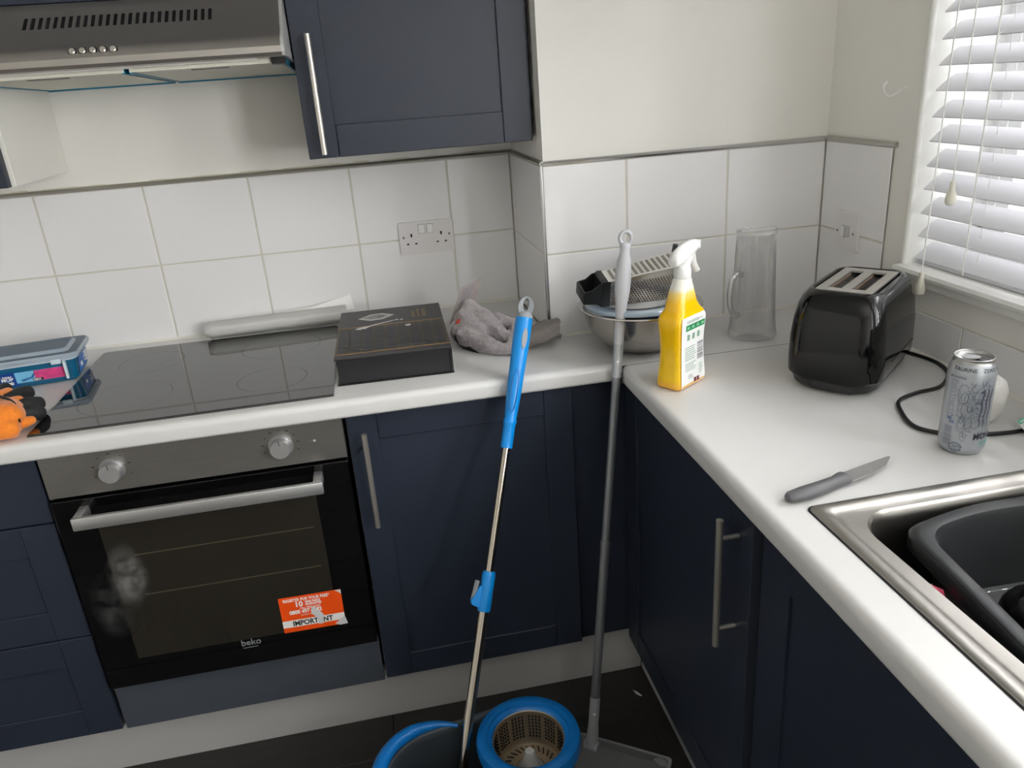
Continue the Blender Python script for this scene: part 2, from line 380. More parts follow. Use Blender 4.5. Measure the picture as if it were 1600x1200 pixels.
obj('carcass', bx(-1.44, -.955, -.57, -.03, .15, .858), M_carc, uu, at='world'); shaker_y(uu, 'door', -1.44, -.955, .154, .856)

# plinths
tag(obj('kickboard', bx(-1.44, .835, -.550, -.534, 0, .148, bev=.001), M_plinth), 'white kickboard under the oven and back cabinets', 'kickboard')
tag(obj('kickboard', bx(.836, .852, -3.39, -.552, 0, .145, bev=.001), M_plinth), 'white kickboard under the cabinets below the sink', 'kickboard')

rc = thing('base_cabinet', 'navy corner cabinet below the spray bottle with bar handle on its door', 'cabinet', (1.08, -.93, 0))
XD = .786
b = BM(); box(b, .810, 1.36, -1.228, -1.212, .15, .858); box(b, .81, 1.36, -1.212, -.65, .15, .168); box(b, 1.345, 1.36, -1.212, -.65, .168, .858)
obj('carcass', b, M_carc, rc, at='world')
d = shaker_x(rc, 'door', -1.200, -.600, .152, .854, XD, st=.075); bar_handle_x(d, rc, -1.156, .586, .828, XD)
obj('gap_shade_strip', bx(.812, .816, -1.212, -1.20, .16, .85), M_dark, rc, at='world')  # dark strip stands in for the shade in the door gap
sk = thing('sink_cabinet', 'navy cabinet under the sink in the bottom right corner', 'cabinet', (1.08, -1.6, 0))
b = BM(); box(b, .81, 1.36, -1.246, -1.230, .15, .70); box(b, .81, 1.36, -2.4, -2.384, .15, .858); box(b, .81, 1.36, -2.384, -1.246, .15, .168)
obj('carcass', b, M_carc, sk, at='world'); shaker_x(sk, 'door', -1.82, -1.232, .152, .854, XD, st=.078); shaker_x(sk, 'door', -2.41, -1.824, .152, .854, XD, st=.078)
ec = thing('base_cabinet', 'unseen navy base cabinet added beyond the sink cabinet to block light', 'cabinet', (1.08, -2.9, 0))  # added to carry the counter on and shade the low doors
obj('carcass', bx(.81, 1.36, -3.39, -2.415, .15, .858), M_carc, ec, at='world'); shaker_x(ec, 'door', -2.90, -2.416, .152, .854, XD); shaker_x(ec, 'door', -3.39, -2.904, .152, .854, XD)

# ------------------------------------------------------------------ wall cabinets
ZB = 1.356; ZTOP = 2.07
wcab = thing('wall_cabinet', 'navy shaker wall cabinet right of the cooker hood with bar handle', 'wall cabinet', (.42, -.15, ZB))
b = BM(); box(b, .1695, .187, -.308, .0, ZB+.002, ZTOP); box(b, .648, .6645, -.308, .0, ZB+.002, ZTOP); box(b, .187, .648, -.308, .0, ZB+.002, ZB+.018); box(b, .187, .648, -.308, .0, ZTOP-.018, ZTOP); box(b, .187, .648, -.01, 0, ZB+.018, ZTOP-.018)
obj('carcass', b, M_navy_in, wcab, at='world')
d = shaker_y(wcab, 'door', .169, .667, ZB, ZTOP, y=-.330, st=.0655, rail=.068); bar_handle_y(d, wcab, .2045, 1.366, 1.603, -.330)
lc = thing('wall_cabinet', 'wall cabinet left of the hood showing its white side panel', 'wall cabinet', (-.7, -.15, ZB))
obj('side_panel', bx(-.449, -.431, -.312, .004, 1.352, ZTOP, bev=.001), M_carc, lc, at='world')
b = BM(); box(b, -.93, -.912, -.312, 0, 1.352, ZTOP); box(b, -.912, -.449, -.312, 0, 1.352, 1.37); box(b, -.912, -.449, -.312, 0, ZTOP-.018, ZTOP); obj('carcass', b, M_carc, lc, at='world')
shaker_y(lc, 'door', -.93, -.438, 1.352, ZTOP, y=-.336)
ub = thing('wall_cabinet', 'short navy wall cabinet above the cooker hood', 'wall cabinet', (-.13, -.15, 1.69))
b = BM(); box(b, -.428, .166, -.308, 0, 1.693, ZTOP); obj('carcass', b, M_navy_in, ub, at='world'); shaker_y(ub, 'door', -.428, .166, 1.686, ZTOP, y=-.330)

# ------------------------------------------------------------------ cooker hood
hd = thing('cooker_hood', 'brushed steel visor cooker hood between the wall cabinets', 'cooker hood', (-.13, -.25, 1.54))
HX0, HX1 = -.4275, .1660
prof = [(-.002, 1.684), (-.338, 1.684), (-.352, 1.682), (-.372, 1.668), (-.452, 1.607), (-.478, 1.598), (-.496, 1.589), (-.505, 1.577), (-.5065, 1.566), (-.502, 1.560), (-.485, 1.5585), (-.470, 1.561), (-.002, 1.549)]
b = BM(); prism(b, prof, 'x', HX0+.002, HX1-.006); obj('body', b, M_hood, hd, smooth=28, at='world')
for x in (HX0, HX1-.006):
    b = BM(); prism(b, [(y-(.002 if i else 0), z) for i, (y, z) in enumerate(prof)], 'x', x, x+(.002 if x < 0 else .006))
    obj('end_cap', b, mat('end_cap_grey', (176, 176, 174), .35), hd, smooth=28, at='world')
sl = None; nrm = math.atan2(.061, .080)
for i in range(26):
    x = -.3005+i*.01325
    if sl is None:
        sl = obj('vent_slot', bx(-.0032, .0032, -.0175, .0175, -.0006, .0008, bev=.003), M_black, hd)
        sl.rotation_euler = (PI-nrm+PI, 0, 0)
        sl.rotation_euler = (nrm, 0, 0); sl.location = Vector((x, -.402, 1.6451))-hd.location
    else: copyto(sl, hd, Vector((x, -.402, 1.6451))-hd.location)
bt = None
for i in range(5):
    x = -.203+i*.0174
    if bt is None:
        b = BM(); lathe(b, [(.0058, -.002), (.0058, .003), (.0045, .0042), (.0, .0043)], 16); obj_ = obj('button', b, M_satin, hd, smooth=True); bt = obj_
        bt.rotation_euler = (math.radians(62), 0, 0); bt.location = Vector((x, -.4965, 1.5885))-hd.location
        b = BM(); lathe(b, [(.0078, -.0005), (.0078, .0006), (.0058, .0008), (.0058, -.0005)], 16); rg = obj('button_ring', b, M_black, hd); rg.rotation_euler = bt.rotation_euler; rg.location = bt.location
    else: copyto(bt, hd, Vector((x, -.4965, 1.5885))-hd.location); copyto(rg, hd, Vector((x, -.4965, 1.5885))-hd.location)
# underside: white mesh filters in blue protective film, light strip at the front
M_filt = mat('filter_mesh', (224, 222, 208), .5, bump=.6, bscale=400); M_film = mat('blue_film', (30, 120, 150), .25)
def slopeplate(x0, x1, y0, y1, dz, th):
    b = BM(); z = lambda y: 1.549+(y+.002)*(-.0256)-dz
    v = [b.verts.new((x, y, z(y)-t)) for t in (0, th) for x, y in ((x0, y0), (x1, y0), (x1, y1), (x0, y1))]
    for f in ((0, 1, 2, 3), (7, 6, 5, 4), (0, 4, 5, 1), (1, 5, 6, 2), (2, 6, 7, 3), (3, 7, 4, 0)): b.faces.new([v[i] for i in f])
    return b
for x0, x1 in ((-.420, -.136), (-.126, .158)):
    obj('filter', slopeplate(x0, x1, -.452, -.012, .001, .010), M_filt, hd, at='world')
    b = BM()
    for a in (slopeplate(x0-.001, x0+.005, -.45, -.010, .001, .012), slopeplate(x1-.005, x1+.001, -.45, -.010, .001, .012), slopeplate(x0, x1, -.016, -.008, .001, .0135)): join(b, a)
    obj('protective_film', b, M_film, hd, at='world')
    obj('filter_latch', slopeplate((x0+x1)/2-.035, (x0+x1)/2+.035, -.435, -.415, .0105, .002), M_bstain, hd, at='world')
obj('light_lens', slopeplate(-.38, .11, -.470, -.455, .001, .004), mat('lens_white', (224, 222, 214), .3), hd, at='world')
obj('corner_clip', slopeplate(.135, .160, -.46, -.425, .001, .012), M_black, hd, at='world')

# ------------------------------------------------------------------ oven
ov = thing('oven', 'built-in single oven with steel control panel and black glass door', 'oven', (-.131, -.3, .15))
OX0, OX1 = -.4285, .1665
obj('housing', bx(OX0+.02, OX1-.02, -.575, -.05, .17, .85), M_dark, ov, at='world')
pn = obj('control_panel', bx(OX0, OX1, -.601, -.578, .764, .8575, bev=.001, seg=1), M_steel, ov, at='world')
od = obj('door', bx(OX0+.001, OX1-.001, -.608, -.580, .281, .7595, bev=.0015), M_blackglass, ov, at='world')
M_cav = mat('oven_window', (38, 35, 30), .08, spec=.5, noise=.2, nscale=4, coat=.2)
obj('glass_window', bx(-.352, .088, -.6086, -.6078, .352, .700), M_cav, ov, at='world')
M_rack = mat('rack_faint', (74, 68, 52), .4)
for z in (.612, .512):
    b = BM(); box(b, -.300, .072, -.6091, -.6085, z, z+.0022); obj('oven_rack', b, M_rack, ov, at='world')
b = BM()
box(b, -.377, .112, -.662, -.651, .716, .744, bev=.003)
for x in (-.375, .092): box(b, x, x+.018, -.652, -.606, .722, .744, bev=.002)
hb = obj('handle', b, M_alu, ov, smooth=30, at='world')
M_knob = mat('knob_metal', (176, 176, 176), .42, .7)
M_tick = mat('print_pale', (178, 178, 176), .6); M_tickd = mat('print_dark', (30, 30, 30), .6)
for x, nt_ in ((-.297, 7), (.0355, 9)):
    b = BM(); lathe(b, [(.0255, 0), (.0245, .004), (.0215, .007), (.021, .020), (.0195, .0225), (.0, .0225)], 36)
    xform(b, Matrix.Translation((x, -.601, .8115)) @ Matrix.Rotation(PI/2, 4, 'X'))
    kn = obj('knob', b, M_knob, ov, smooth=35, at='world')
    b = bx(x-.0007, x+.0007, -.6240, -.6232, .8215, .832); xform(b, Matrix.Translation(ov.location).inverted()); obj('pointer', b, M_tickd, kn)
    b = BM()
    for i in range(nt_):
        a = -1.9+3.8*i/(nt_-1)+PI/2; cx_, cz_ = x+.036*math.cos(a), .8115+.036*math.sin(a)
        box(b, cx_-.0022, cx_+.0022, -.6014, -.6009, cz_-.0006, cz_+.0006)
        if i % 2: box(b, cx_-.0026, cx_-.0018, -.6014, -.6009, cz_-.002, cz_+.002); box(b, cx_+.0018, cx_+.0026, -.6014, -.6009, cz_-.002, cz_+.002)
    obj('dial_print', b, M_tickd, ov, at='world')
b = BM(); box(b, .095, .097, -.6014, -.6009, .812, .814); box(b, .102, .107, -.6014, -.6009, .8105, .8155); obj('indicator', b, M_tick, ov, at='world')
b = text_bm('beko', .022, face_y(-.1335, -.6088, .336), bold=.0003); box(b, -.131, -.098, -.6091, -.6086, .329, .3305)
obj('logo', b, mat('logo_grey', (120, 122, 124), .5), ov, at='world')
# vapour smears on the glass
def speck_mat(name, rgb, scale, lo, hi, alpha, ext=None):
    m = bpy.data.materials.new(name); m.use_nodes = True; nt = m.node_tree; nt.nodes.clear()
    out = nt.nodes.new('ShaderNodeOutputMaterial'); t = nt.nodes.new('ShaderNodeBsdfTransparent'); d_ = nt.nodes.new('ShaderNodeBsdfDiffuse'); d_.inputs[0].default_value = srgb(*rgb)
    tc = nt.nodes.new('ShaderNodeTexCoord'); n_ = nt.nodes.new('ShaderNodeTexNoise'); n_.inputs['Scale'].default_value = scale; n_.inputs['Detail'].default_value = 8; n_.inputs['Roughness'].default_value = .65
    nt.links.new(tc.outputs['Object'], n_.inputs['Vector'])
    mr = nt.nodes.new('ShaderNodeMapRange'); mr.inputs[1].default_value = lo; mr.inputs[2].default_value = hi; mr.inputs[4].default_value = alpha; nt.links.new(n_.outputs['Fac'], mr.inputs[0])
    fac = mr.outputs[0]
    if ext:
        mp = nt.nodes.new('ShaderNodeMapping'); mp.inputs['Scale'].default_value = (1/ext[0], 0, 1/ext[1]); nt.links.new(tc.outputs['Object'], mp.inputs[0])
        ln = nt.nodes.new('ShaderNodeVectorMath'); ln.operation = 'LENGTH'; nt.links.new(mp.outputs[0], ln.inputs[0])
        r2_ = nt.nodes.new('ShaderNodeMapRange'); r2_.interpolation_type = 'SMOOTHSTEP'; r2_.inputs[1].default_value = .95; r2_.inputs[2].default_value = .35; nt.links.new(ln.outputs['Value'], r2_.inputs[0])
        mu = nt.nodes.new('ShaderNodeMath'); mu.operation = 'MULTIPLY'; nt.links.new(fac, mu.inputs[0]); nt.links.new(r2_.outputs[0], mu.inputs[1]); fac = mu.outputs[0]
    mx = nt.nodes.new('ShaderNodeMixShader'); nt.links.new(fac, mx.inputs[0]); nt.links.new(t.outputs[0], mx.inputs[1]); nt.links.new(d_.outputs[0], mx.inputs[2]); nt.links.new(mx.outputs[0], out.inputs[0])
    return m
def ell(cx, cz, rx, rz, y, n=28, jit=.12):
    b = BM(); vs_ = []
    for i in range(n):
        a = 2*PI*i/n; k = 1+random.uniform(-jit, jit); vs_.append(b.verts.new((cx+rx*k*math.cos(a), y, cz+rz*k*math.sin(a))))
    b.faces.new(vs_); return b
obj('steam_smear', ell(0, 0, .048, .095, 0), speck_mat('smear', (165, 163, 160), 34, .36, .66, .42, (.048, .095)), ov, at=Vector((-.322, -.6094, .565))-ov.location)
obj('steam_smear', ell(0, 0, .050, .095, 0), speck_mat('smear_faint', (130, 130, 130), 26, .42, .72, .26, (.050, .095)), ov, at=Vector((-.372, -.6092, .495))-ov.location)
# sticker
st = thing('sticker', 'torn orange registration sticker stuck on the oven door glass', 'sticker', (.034, -.6092, .397), rot=(0, math.radians(.6), 0))
M_or = mat('sticker_orange', (236, 78, 8), .5); M_wp = mat('print_white', (238, 236, 232), .55); M_bk = mat('print_black', (16, 16, 20), .55); M_torn = mat('torn_paper', (205, 203, 204), .8, noise=.05, nscale=200)
W_, H_ = .138, .094
obj('backing', bx(-W_/2, W_/2, -.0004, .0004, -H_/2, H_/2), M_or, st)
obj('white_band', bx(-W_/2, W_/2, -.0006, -.0003, -.034, -.0155), M_wp, st)
def st_text(s, sz, x, z, m, nm='lettering', sq=1, bold=.0003):
    obj(nm, text_bm(s, sz, face_y(x, -.0007, z), ext=.0001, squash=sq, bold=bold), m, st)
st_text('REGISTER FOR YOUR FREE*', .0108, -.060, .0345, M_wp, sq=.78); st_text('10', .0185, -.036, .0195, M_wp, sq=1.0, bold=.0007)
st_text('YEAR PARTS', .0078, -.013, .0265, M_wp, sq=.8); st_text('GUARANTEE', .0078, -.013, .0198, M_wp, sq=.8)
st_text('CALL FREE NOW*', .0072, -.026, .0115, M_wp, sq=.8, bold=.0001); st_text('0800 497 0682', .0138, -.050, .0005, M_wp, sq=.86, bold=.0005)
st_text('T&C APPLY. SEE ONLINE', .0042, -.026, -.0062, M_wp, sq=.85, bold=0); st_text('IMPORTANT', .0185, -.047, -.0312, M_bk, sq=.86, bold=.0006)
b = BM(); prism(b, [(.000, .012), (.006, .014), (.011, .004), (.019, -.004), (.024, -.014), (.022, -.022), (.020, -.036), (.010, -.036), (.009, -.020), (.004, -.012), (-.002, -.006), (-.003, .004)], 'y', -.0011, -.0008); obj('tear', b, M_torn, st)
b = BM(); prism(b, [(.069, .047), (.069, .035), (.062, .043), (.055, .047)], 'y', -.0011, -.0005); obj('curled_corner', b, M_torn, st)
b = BM(); prism(b, [(.069, -.024), (.0735, -.047), (.056, -.048), (.046, -.043), (.056, -.034)], 'y', -.0011, -.0005); obj('curled_corner', b, M_torn, st)
# filler under oven
tag(obj('filler_panel', bx(OX0+.001, OX1+.001, -.592, -.575, .152, .2765, bev=.001), M_char), 'plain charcoal filler panel directly below the oven door', 'panel')

# ------------------------------------------------------------------ hob
hob = thing('hob', 'black glass induction hob set in the white worktop', 'hob', (-.142, -.33, ZW))
b = BM(); prism(b, [(-.436, -.590), (.158, -.587), (.158, -.078), (.150, -.070), (-.430, -.066), (-.439, -.074)], 'z', ZW+.0003, ZW+.0055)
bmesh.ops.bevel(b, geom=[e for e in b.edges if abs(e.verts[0].co.z-e.verts[1].co.z) < 1e-6 and e.verts[0].co.z > ZW+.004], offset=.0012, segments=2, affect='EDGES')
obj('glass_plate', b, M_hob, hob, at='world', smooth=25)
M_zone = speck_mat('zone_print', (90, 90, 92), 12, .35, .65, .5)
for cx_, cy2, r_ in ((-.29, -.20, .075), (.02, -.20, .095), (-.29, -.44, .095), (.02, -.44, .075)):
    b = BM(); lathe(b, [(r_, ZW+.0058), (r_+.0012, ZW+.0058)], 48, (cx_, cy2)); obj('zone_ring', b, M_zone, hob, at='world')

# ------------------------------------------------------------------ sockets
def plate(name, label, cat, cx, cz, wd, ht, rot, parentloc):
    t = thing(name, label, cat, parentloc, rot=rot)
    b = BM(); p_ = rrect(wd/2, ht/2, .006, 4); prism(b, p_, 'y', -.009, -.0004)
    bmesh.ops.bevel(b, geom=[e for e in b.edges if e.verts[0].co.y < -.008 and e.verts[1].co.y < -.008], offset=.0015, segments=2, affect='EDGES')
    obj('faceplate', b, mat('plate_white', (221, 218, 218), .35), t); return t
M_sockp = mat('socket_line', (150, 148, 144), .6)
so = plate('double_socket', 'white double wall socket on the back tiles above the black box', 'socket', 0, 0, .148, .088, (0, 0, 0), (.4248, 0, 1.1045))
for x in (-.0115, .0115):
    obj('switch', bx(x-.0085, x+.0085, -.0125, -.009, .012, .036, bev=.0015), M_white_pl, so); obj('switch_gap', bx(x-.0093, x+.0093, -.0094, -.0088, .0112, .0368), M_sockp, so)
b = BM()
for cx_ in (-.0405, .0405):
    obj('pin_hole', bx(cx_-.0025, cx_+.0025, -.0094, -.0085, .004, .013), M_black, so)
    for dx in (-.0112, .0112): obj('pin_hole', bx(cx_+dx-.0032, cx_+dx+.0032, -.0094, -.0085, -.0165, -.0125), M_black, so)

for x in (-.062, .0625):
    b = BM(); lathe(b, [(.0032, 0), (.0032, .0006), (0, .0006)], 12); xform(b, Matrix.Translation((x, -.009, .004)) @ Matrix.Rotation(PI/2, 4, 'X')); obj('screw', b, M_bstain, so)
sw = plate('fused_switch', 'white single switched spur on the right wall above the toaster', 'switch', 0, 0, .088, .088, (0, 0, -PI/2), (XR, -.502, 1.1075))
obj('switch', bx(-.014, -.001, -.0125, -.009, -.014, .012, bev=.0015), M_white_pl, sw); obj('switch_gap', bx(-.0148, -.0002, -.0094, -.0088, -.0148, .0128), M_sockp, sw)
obj('fuse_carrier', bx(.004, .017, -.0115, -.009, -.012, .014, bev=.001), mat('fuse_grey', (190, 190, 190), .4), sw)
for x in (-.031, .031):
    b = BM(); lathe(b, [(.003, 0), (.003, .0006), (0, .0006)], 12); xform(b, Matrix.Translation((x, -.009, -.002)) @ Matrix.Rotation(PI/2, 4, 'X')); obj('screw', b, M_bstain, sw)
# hook on the wall beside the window
b = BM(); tube(b, spline([(XR+.008, -.646, 1.418), (XR-.006, -.643, 1.415), (XR-.016, -.640, 1.408), (XR-.026, -.634, 1.404), (XR-.033, -.628, 1.412), (XR-.034, -.626, 1.424), (XR-.028, -.628, 1.433)], 5), .0018, 8)
tag(obj('cup_hook', b, M_white_pl, smooth=True), 'small white cup hook screwed into the wall left of the window', 'hook')

# ------------------------------------------------------------------ venetian blind
bl = thing('venetian_blind', 'white venetian blind hanging in the window recess with tilted slats', 'blind', (1.41, -1.3, 1.08))
M_slat = mat('slat_white', (218, 218, 222), .5); M_cord = mat('cord_white', (235, 235, 232), .7)
BY0, BY1 = -.7055, -1.93
th = math.radians(36.5); sw_ = .050
def slatbm():
    b = BM(); pts = []
    for k in range(7):
        s = -sw_/2+sw_*k/6; c_ = .0022*(1-(2*s/sw_)**2)
        pts.append((s*math.cos(th)-c_*math.sin(th), s*math.sin(th)+c_*math.cos(th)))
    prism(b, pts+[(x+.0016*math.sin(th), z-.0022*math.cos(th)) for x, z in pts[::-1]], 'y', BY1+1.3, BY0+1.3); return b
s0 = None; z_ = 1.0825
k = 0
while z_+.0155+k*.0468 < WIN_Z1-.06:
    zc = z_+.0155+k*.0468-1.08; 
    if s0 is None: s0 = obj('slat', slatbm(), M_slat, bl, smooth=30); s0.location = (0, 0, zc)
    else:
        c_ = copyto(s0, bl, (random.uniform(-.001, .001), 0, zc)); c_.rotation_euler = (random.uniform(-.002, .002), random.uniform(-.03, .03), 0)
    k += 1
obj('bottom_rail', bx(1.395, 1.440, BY1, BY0-.004, 1.0725, 1.0800, bev=.002), M_slat, bl, at='world')
obj('head_rail', bx(1.385, 1.435, BY1, BY0, WIN_Z1-.045, WIN_Z1-.001), M_slat, bl, at='world')
for y in (-.849, -1.26, -1.70):
    b = BM(); tube(b, [(1.3865, y, 1.075), (1.3865, y, WIN_Z1-.045)], .0016, 6); tube(b, [(1.4335, y, 1.075), (1.4335, y, WIN_Z1-.045)], .0011, 6); tube(b, [(1.411, y-.004, 1.075), (1.411, y-.004, WIN_Z1-.045)], .0009, 6)
    for q in range(k): zz = z_+.0155+q*.0468; tube(b, [(1.3885, y, zz-.0165), (1.4325, y, zz+.0150)], .0008, 5)
    obj('ladder_cord', b, M_cord, bl, at='world')
M_acorn = mat('acorn_cream', (226, 224, 210), .35)
AS = 1.18
for i, (pt, pb) in enumerate((((1.383, -.800, WIN_Z1-.045), (1.380, -.798, 1.250)), ((1.380, -.768, WIN_Z1-.045), (1.336, -.800, 1.078)))):
    b = BM(); tube(b, spline([pt, ((pt[0]+pb[0])/2, (pt[1]+pb[1])/2+.004, (pt[2]+pb[2])/2), pb], 6), .0015, 6); obj('pull_cord', b, M_cord, bl, at='world')
    b = BM(); lathe(b, [(.0, .001), (.0038, 0), (.0042, -.003), (.0042, -.008), (.0048, -.012), (.0078, -.022), (.0088, -.030), (.0078, -.036), (.0055, -.038), (0, -.038)], 20, (0, 0)); xform(b, Matrix.Translation((pb[0], pb[1], 0)) @ Matrix.Scale(AS, 4))
    for v in b.verts: v.co.z += pb[2]
    obj('acorn', b, M_acorn, bl, smooth=True, at='world')

# ------------------------------------------------------------------ sink and washing-up bowl
si = thing('sink', 'stainless steel inset sink in the worktop below the window', 'sink', (1.07, -1.7, ZW))
M_sink = mat('sink_steel', (158, 155, 149), .34, 1, noise=.06, nscale=30, bump=.03, bscale=200)
def rr(x0, x1, y0, y1, r, z, seg=8): return [(x, y, z) for x, y in rrect((x1-x0)/2, (y1-y0)/2, r, seg, (x0+x1)/2, (y0+y1)/2)]
ax0, ax1, ay1, ay0 = SX0, SX1, SY0, SY1
bx0, bx1, by1, by0 = .874, 1.285, -1.300, -1.72     # bowl opening
b = BM()
rings = [rr(ax0, ax1, ay0, ay1, .012, ZW+.0003), rr(ax0+.001, ax1-.001, ay0+.001, ay1-.001, .012, ZW+.0032), rr(ax0+.003, ax1-.003, ay0+.003, ay1-.003, .012, ZW+.0042),
         rr(ax0+.018, ax1-.018, ay0+.018, ay1-.016, .014, ZW+.0040), rr(ax0+.0225, ax1-.0225, ay0+.0225, ay1-.020, .014, ZW+.0015), rr(ax0+.028, ax1-.028, ay0+.028, ay1-.024, .014, ZW+.0002)]
loft(b, rings, cap0=False, cap1=False)
# deck between tray ring and the bowl opening
R1 = rr(ax0+.028, ax1-.028, ay0+.028, ay1-.024, .014, ZW+.0002)
R2 = rr(bx0, bx1, by0, by1, .058, ZW-.0008)
loft(b, [R1, R2], False, False)
rings = [R2, rr(bx0+.004, bx1-.004, by0+.004, by1-.004, .055, ZW-.005), rr(bx0+.006, bx1-.006, by0+.006, by1-.006, .053, ZW-.015), rr(bx0+.014, bx1-.014, by0+.014, by1-.014, .05, ZW-.145), rr(bx0+.035, bx1-.035, by0+.035, by1-.035, .04, ZW-.163), rr(bx0+.12, bx1-.12, by0+.12, by1-.12, .03, ZW-.166)]
loft(b, rings, False, True)
bmesh.ops.remove_doubles(b, verts=b.verts, dist=1e-5)
o = obj('basin', b, M_sink, si, smooth=35, at='world')
b = BM(); lathe(b, [(.043, ZW-.1655), (.043, ZW-.1640), (.036, ZW-.1635), (.0, ZW-.1655)], 28, (1.08, -1.51)); obj('drain', b, M_satin, si, smooth=True, at='world')
obj('seal', loft_bm if False else prism(BM(), rrect((ax1-ax0)/2+.0012, (ay1-ay0)/2+.0012, .013, 5, (ax0+ax1)/2, (ay0+ay1)/2), 'z', ZW, ZW+.0012), M_dark, si, at='world')
bpy.data.objects.remove(bpy.data.objects['seal'])
b = BM()   # dark seal line, a thin ring around the rim
loft(b, [rr(ax0-.0018, ax1+.0018, ay0-.0018, ay1+.0018, .013, ZW+.0001), rr(ax0-.0018, ax1+.0018, ay0-.0018, ay1+.0018, .013, ZW+.0012), rr(ax0+.001, ax1-.001, ay0+.001, ay1-.001, .012, ZW+.0012)], False, False)
obj('seal', b, M_dark, si, at='world')

wbw = thing('washing_up_bowl', 'dark grey plastic washing-up bowl standing in the steel sink', 'washing-up bowl', (1.10, -1.50, .736))
M_bowl = mat('bowl_plastic', (40, 42, 44), .36, noise=.08, nscale=12, bump=.05, bscale=250)
def quad_ring(ins, z, r=.05, seg=7):
    c = [(.928+ins, -1.338-ins*.7), (1.045, -1.310-ins), (1.262-ins, -1.318-ins), (1.270-ins, -1.69+ins), (.884+ins, -1.69+ins)]
    # rounded polygon with individual radii
    rad = [.028+ins*.9, .05, .05, .05, .05]; out = []; n = len(c)
    for i in range(n):
        p0, p1, p2 = Vector(c[i-1]), Vector(c[i]), Vector(c[(i+1) % n]); a = (p0-p1); bb_ = (p2-p1)
        L = min(rad[i], .45*a.length, .45*bb_.length); A = p1+a.normalized()*L; B = p1+bb_.normalized()*L
        for s in range(seg+1):
            t = s/seg; q = A*(1-t)**2+p1*2*t*(1-t)+B*t*t; out.append((q.x, q.y, z))
    return out
b = BM()
zr = ZW-.008
prof = [(-.0, zr-.022), (.0, zr-.004), (.003, zr), (.010, zr+.0015), (.022, zr-.001), (.026, zr-.008), (.031, zr-.07), (.036, zr-.120), (.048, zr-.130)]
loft(b, [quad_ring(i_, z) for i_, z in prof], False, True)
prof = [(.0, zr-.022), (.004, zr-.022), (.006, zr-.006), (.016, zr-.004), (.020, zr-.010), (.027, zr-.07), (.032, zr-.122), (.045, zr-.135)]
loft(b, [quad_ring(i_, z) for i_, z in prof], False, True)
obj('body', b, M_bowl, wbw, smooth=40, at='world')
b = BM(); loft(b, [quad_ring(.042, zr-.122), quad_ring(.043, zr-.1225)], False, True); obj('water', b, thin_glass('water_film', tint=(.85, .85, .83), edge=.3, base=.05), wbw, at='world')
# utensils in the bowl
la = thing('ladle', 'black plastic ladle lying in the washing-up bowl', 'ladle', (1.090, -1.408, .766))
M_gb = mat('gloss_black', (12, 12, 13), .15)
b = BM(); lathe(b, [(.0, .036), (.016, .0345), (.030, .028), (.039, .014), (.042, 0), (.040, 0), (.036, .012), (.028, .024), (.014, .031), (0, .0325)], 28); obj('scoop', b, M_gb, la, smooth=True)
b = BM(); tube(b, spline([(.030, 0, .012), (.10, -.01, .014), (.16, -.04, .03)], 5), .006, 8, flat=.5); obj('handle', b, M_gb, la, smooth=True)
sp = thing('slotted_spoon', 'black slotted spoon half under the ladle in the bowl', 'spoon', (1.06, -1.50, .766), math.radians(38))
b = BM(); prism(b, rrect(.05, .032, .03, 6), 'z', 0, .004); obj('blade', b, M_gb, sp)
b = BM(); tube(b, [(.045, 0, .003), (.15, .004, .022)], .005, 8); obj('handle', b, mat('spoon_grey', (120, 118, 112), .3, .8), sp, smooth=True)
pk = thing('wrapper_scrap', 'small pink and silver wrapper scrap inside the steel sink', 'wrapper', (.898, -1.445, .86))
b = BM(); v = [b.verts.new(p_) for p_ in ((-.006, .0, .0), (.010, -.010, -.002), (.013, .002, .010), (.002, .010, .014), (-.006, .008, .010))]; b.faces.new(v)
bmesh.ops.solidify(b, geom=b.faces[:], thickness=.001); obj('pink_side', b, mat('foil_pink', (226, 60, 104), .4), pk)
b = BM(); v = [b.verts.new(p_) for p_ in ((-.006, .004, .008), (.004, .010, .0145), (-.002, .016, .012), (-.009, .010, .007))]; b.faces.new(v)
bmesh.ops.solidify(b, geom=b.faces[:], thickness=.001); obj('foil_side', b, mat('foil_silver', (190, 186, 170), .35, .6), pk)

# ------------------------------------------------------------------ knife
kn = thing('knife', 'grey handled kitchen knife lying on the worktop by the sink corner', 'knife', (.912, -1.222, ZW), math.atan2(.055, .209))
M_kh = mat('knife_handle', (86, 86, 88), .45, bump=.1, bscale=300); M_kb = mat('knife_blade', (158, 156, 154), .36, .55, noise=.1, nscale=60)
b = BM(); hp = [(-.106, .006, .006), (-.100, .0105, .008), (-.075, .0135, .0095), (-.045, .0125, .0095), (-.018, .0105, .009), (.0, .0135, .009), (.006, .014, .007)]
rings = []
for x, wy, hz in hp:
    cyy = -.004*(1-((x+.05)/.056)**2); rings.append([(x, cyy+wy*math.cos(a), .0095+hz*math.sin(a)) for a in [2*PI*i/12 for i in range(12)]])
loft(b, rings); obj('handle', b, M_kh, kn, smooth=40)
b = BM(); prism(b, [(.004, -.013), (.010, -.0135), (.050, -.0125), (.085, -.005), (.111, .010), (.108, .0125), (.060, .0125), (.004, .0115)], 'z', .0085, .0102); obj('blade', b, M_kb, kn)

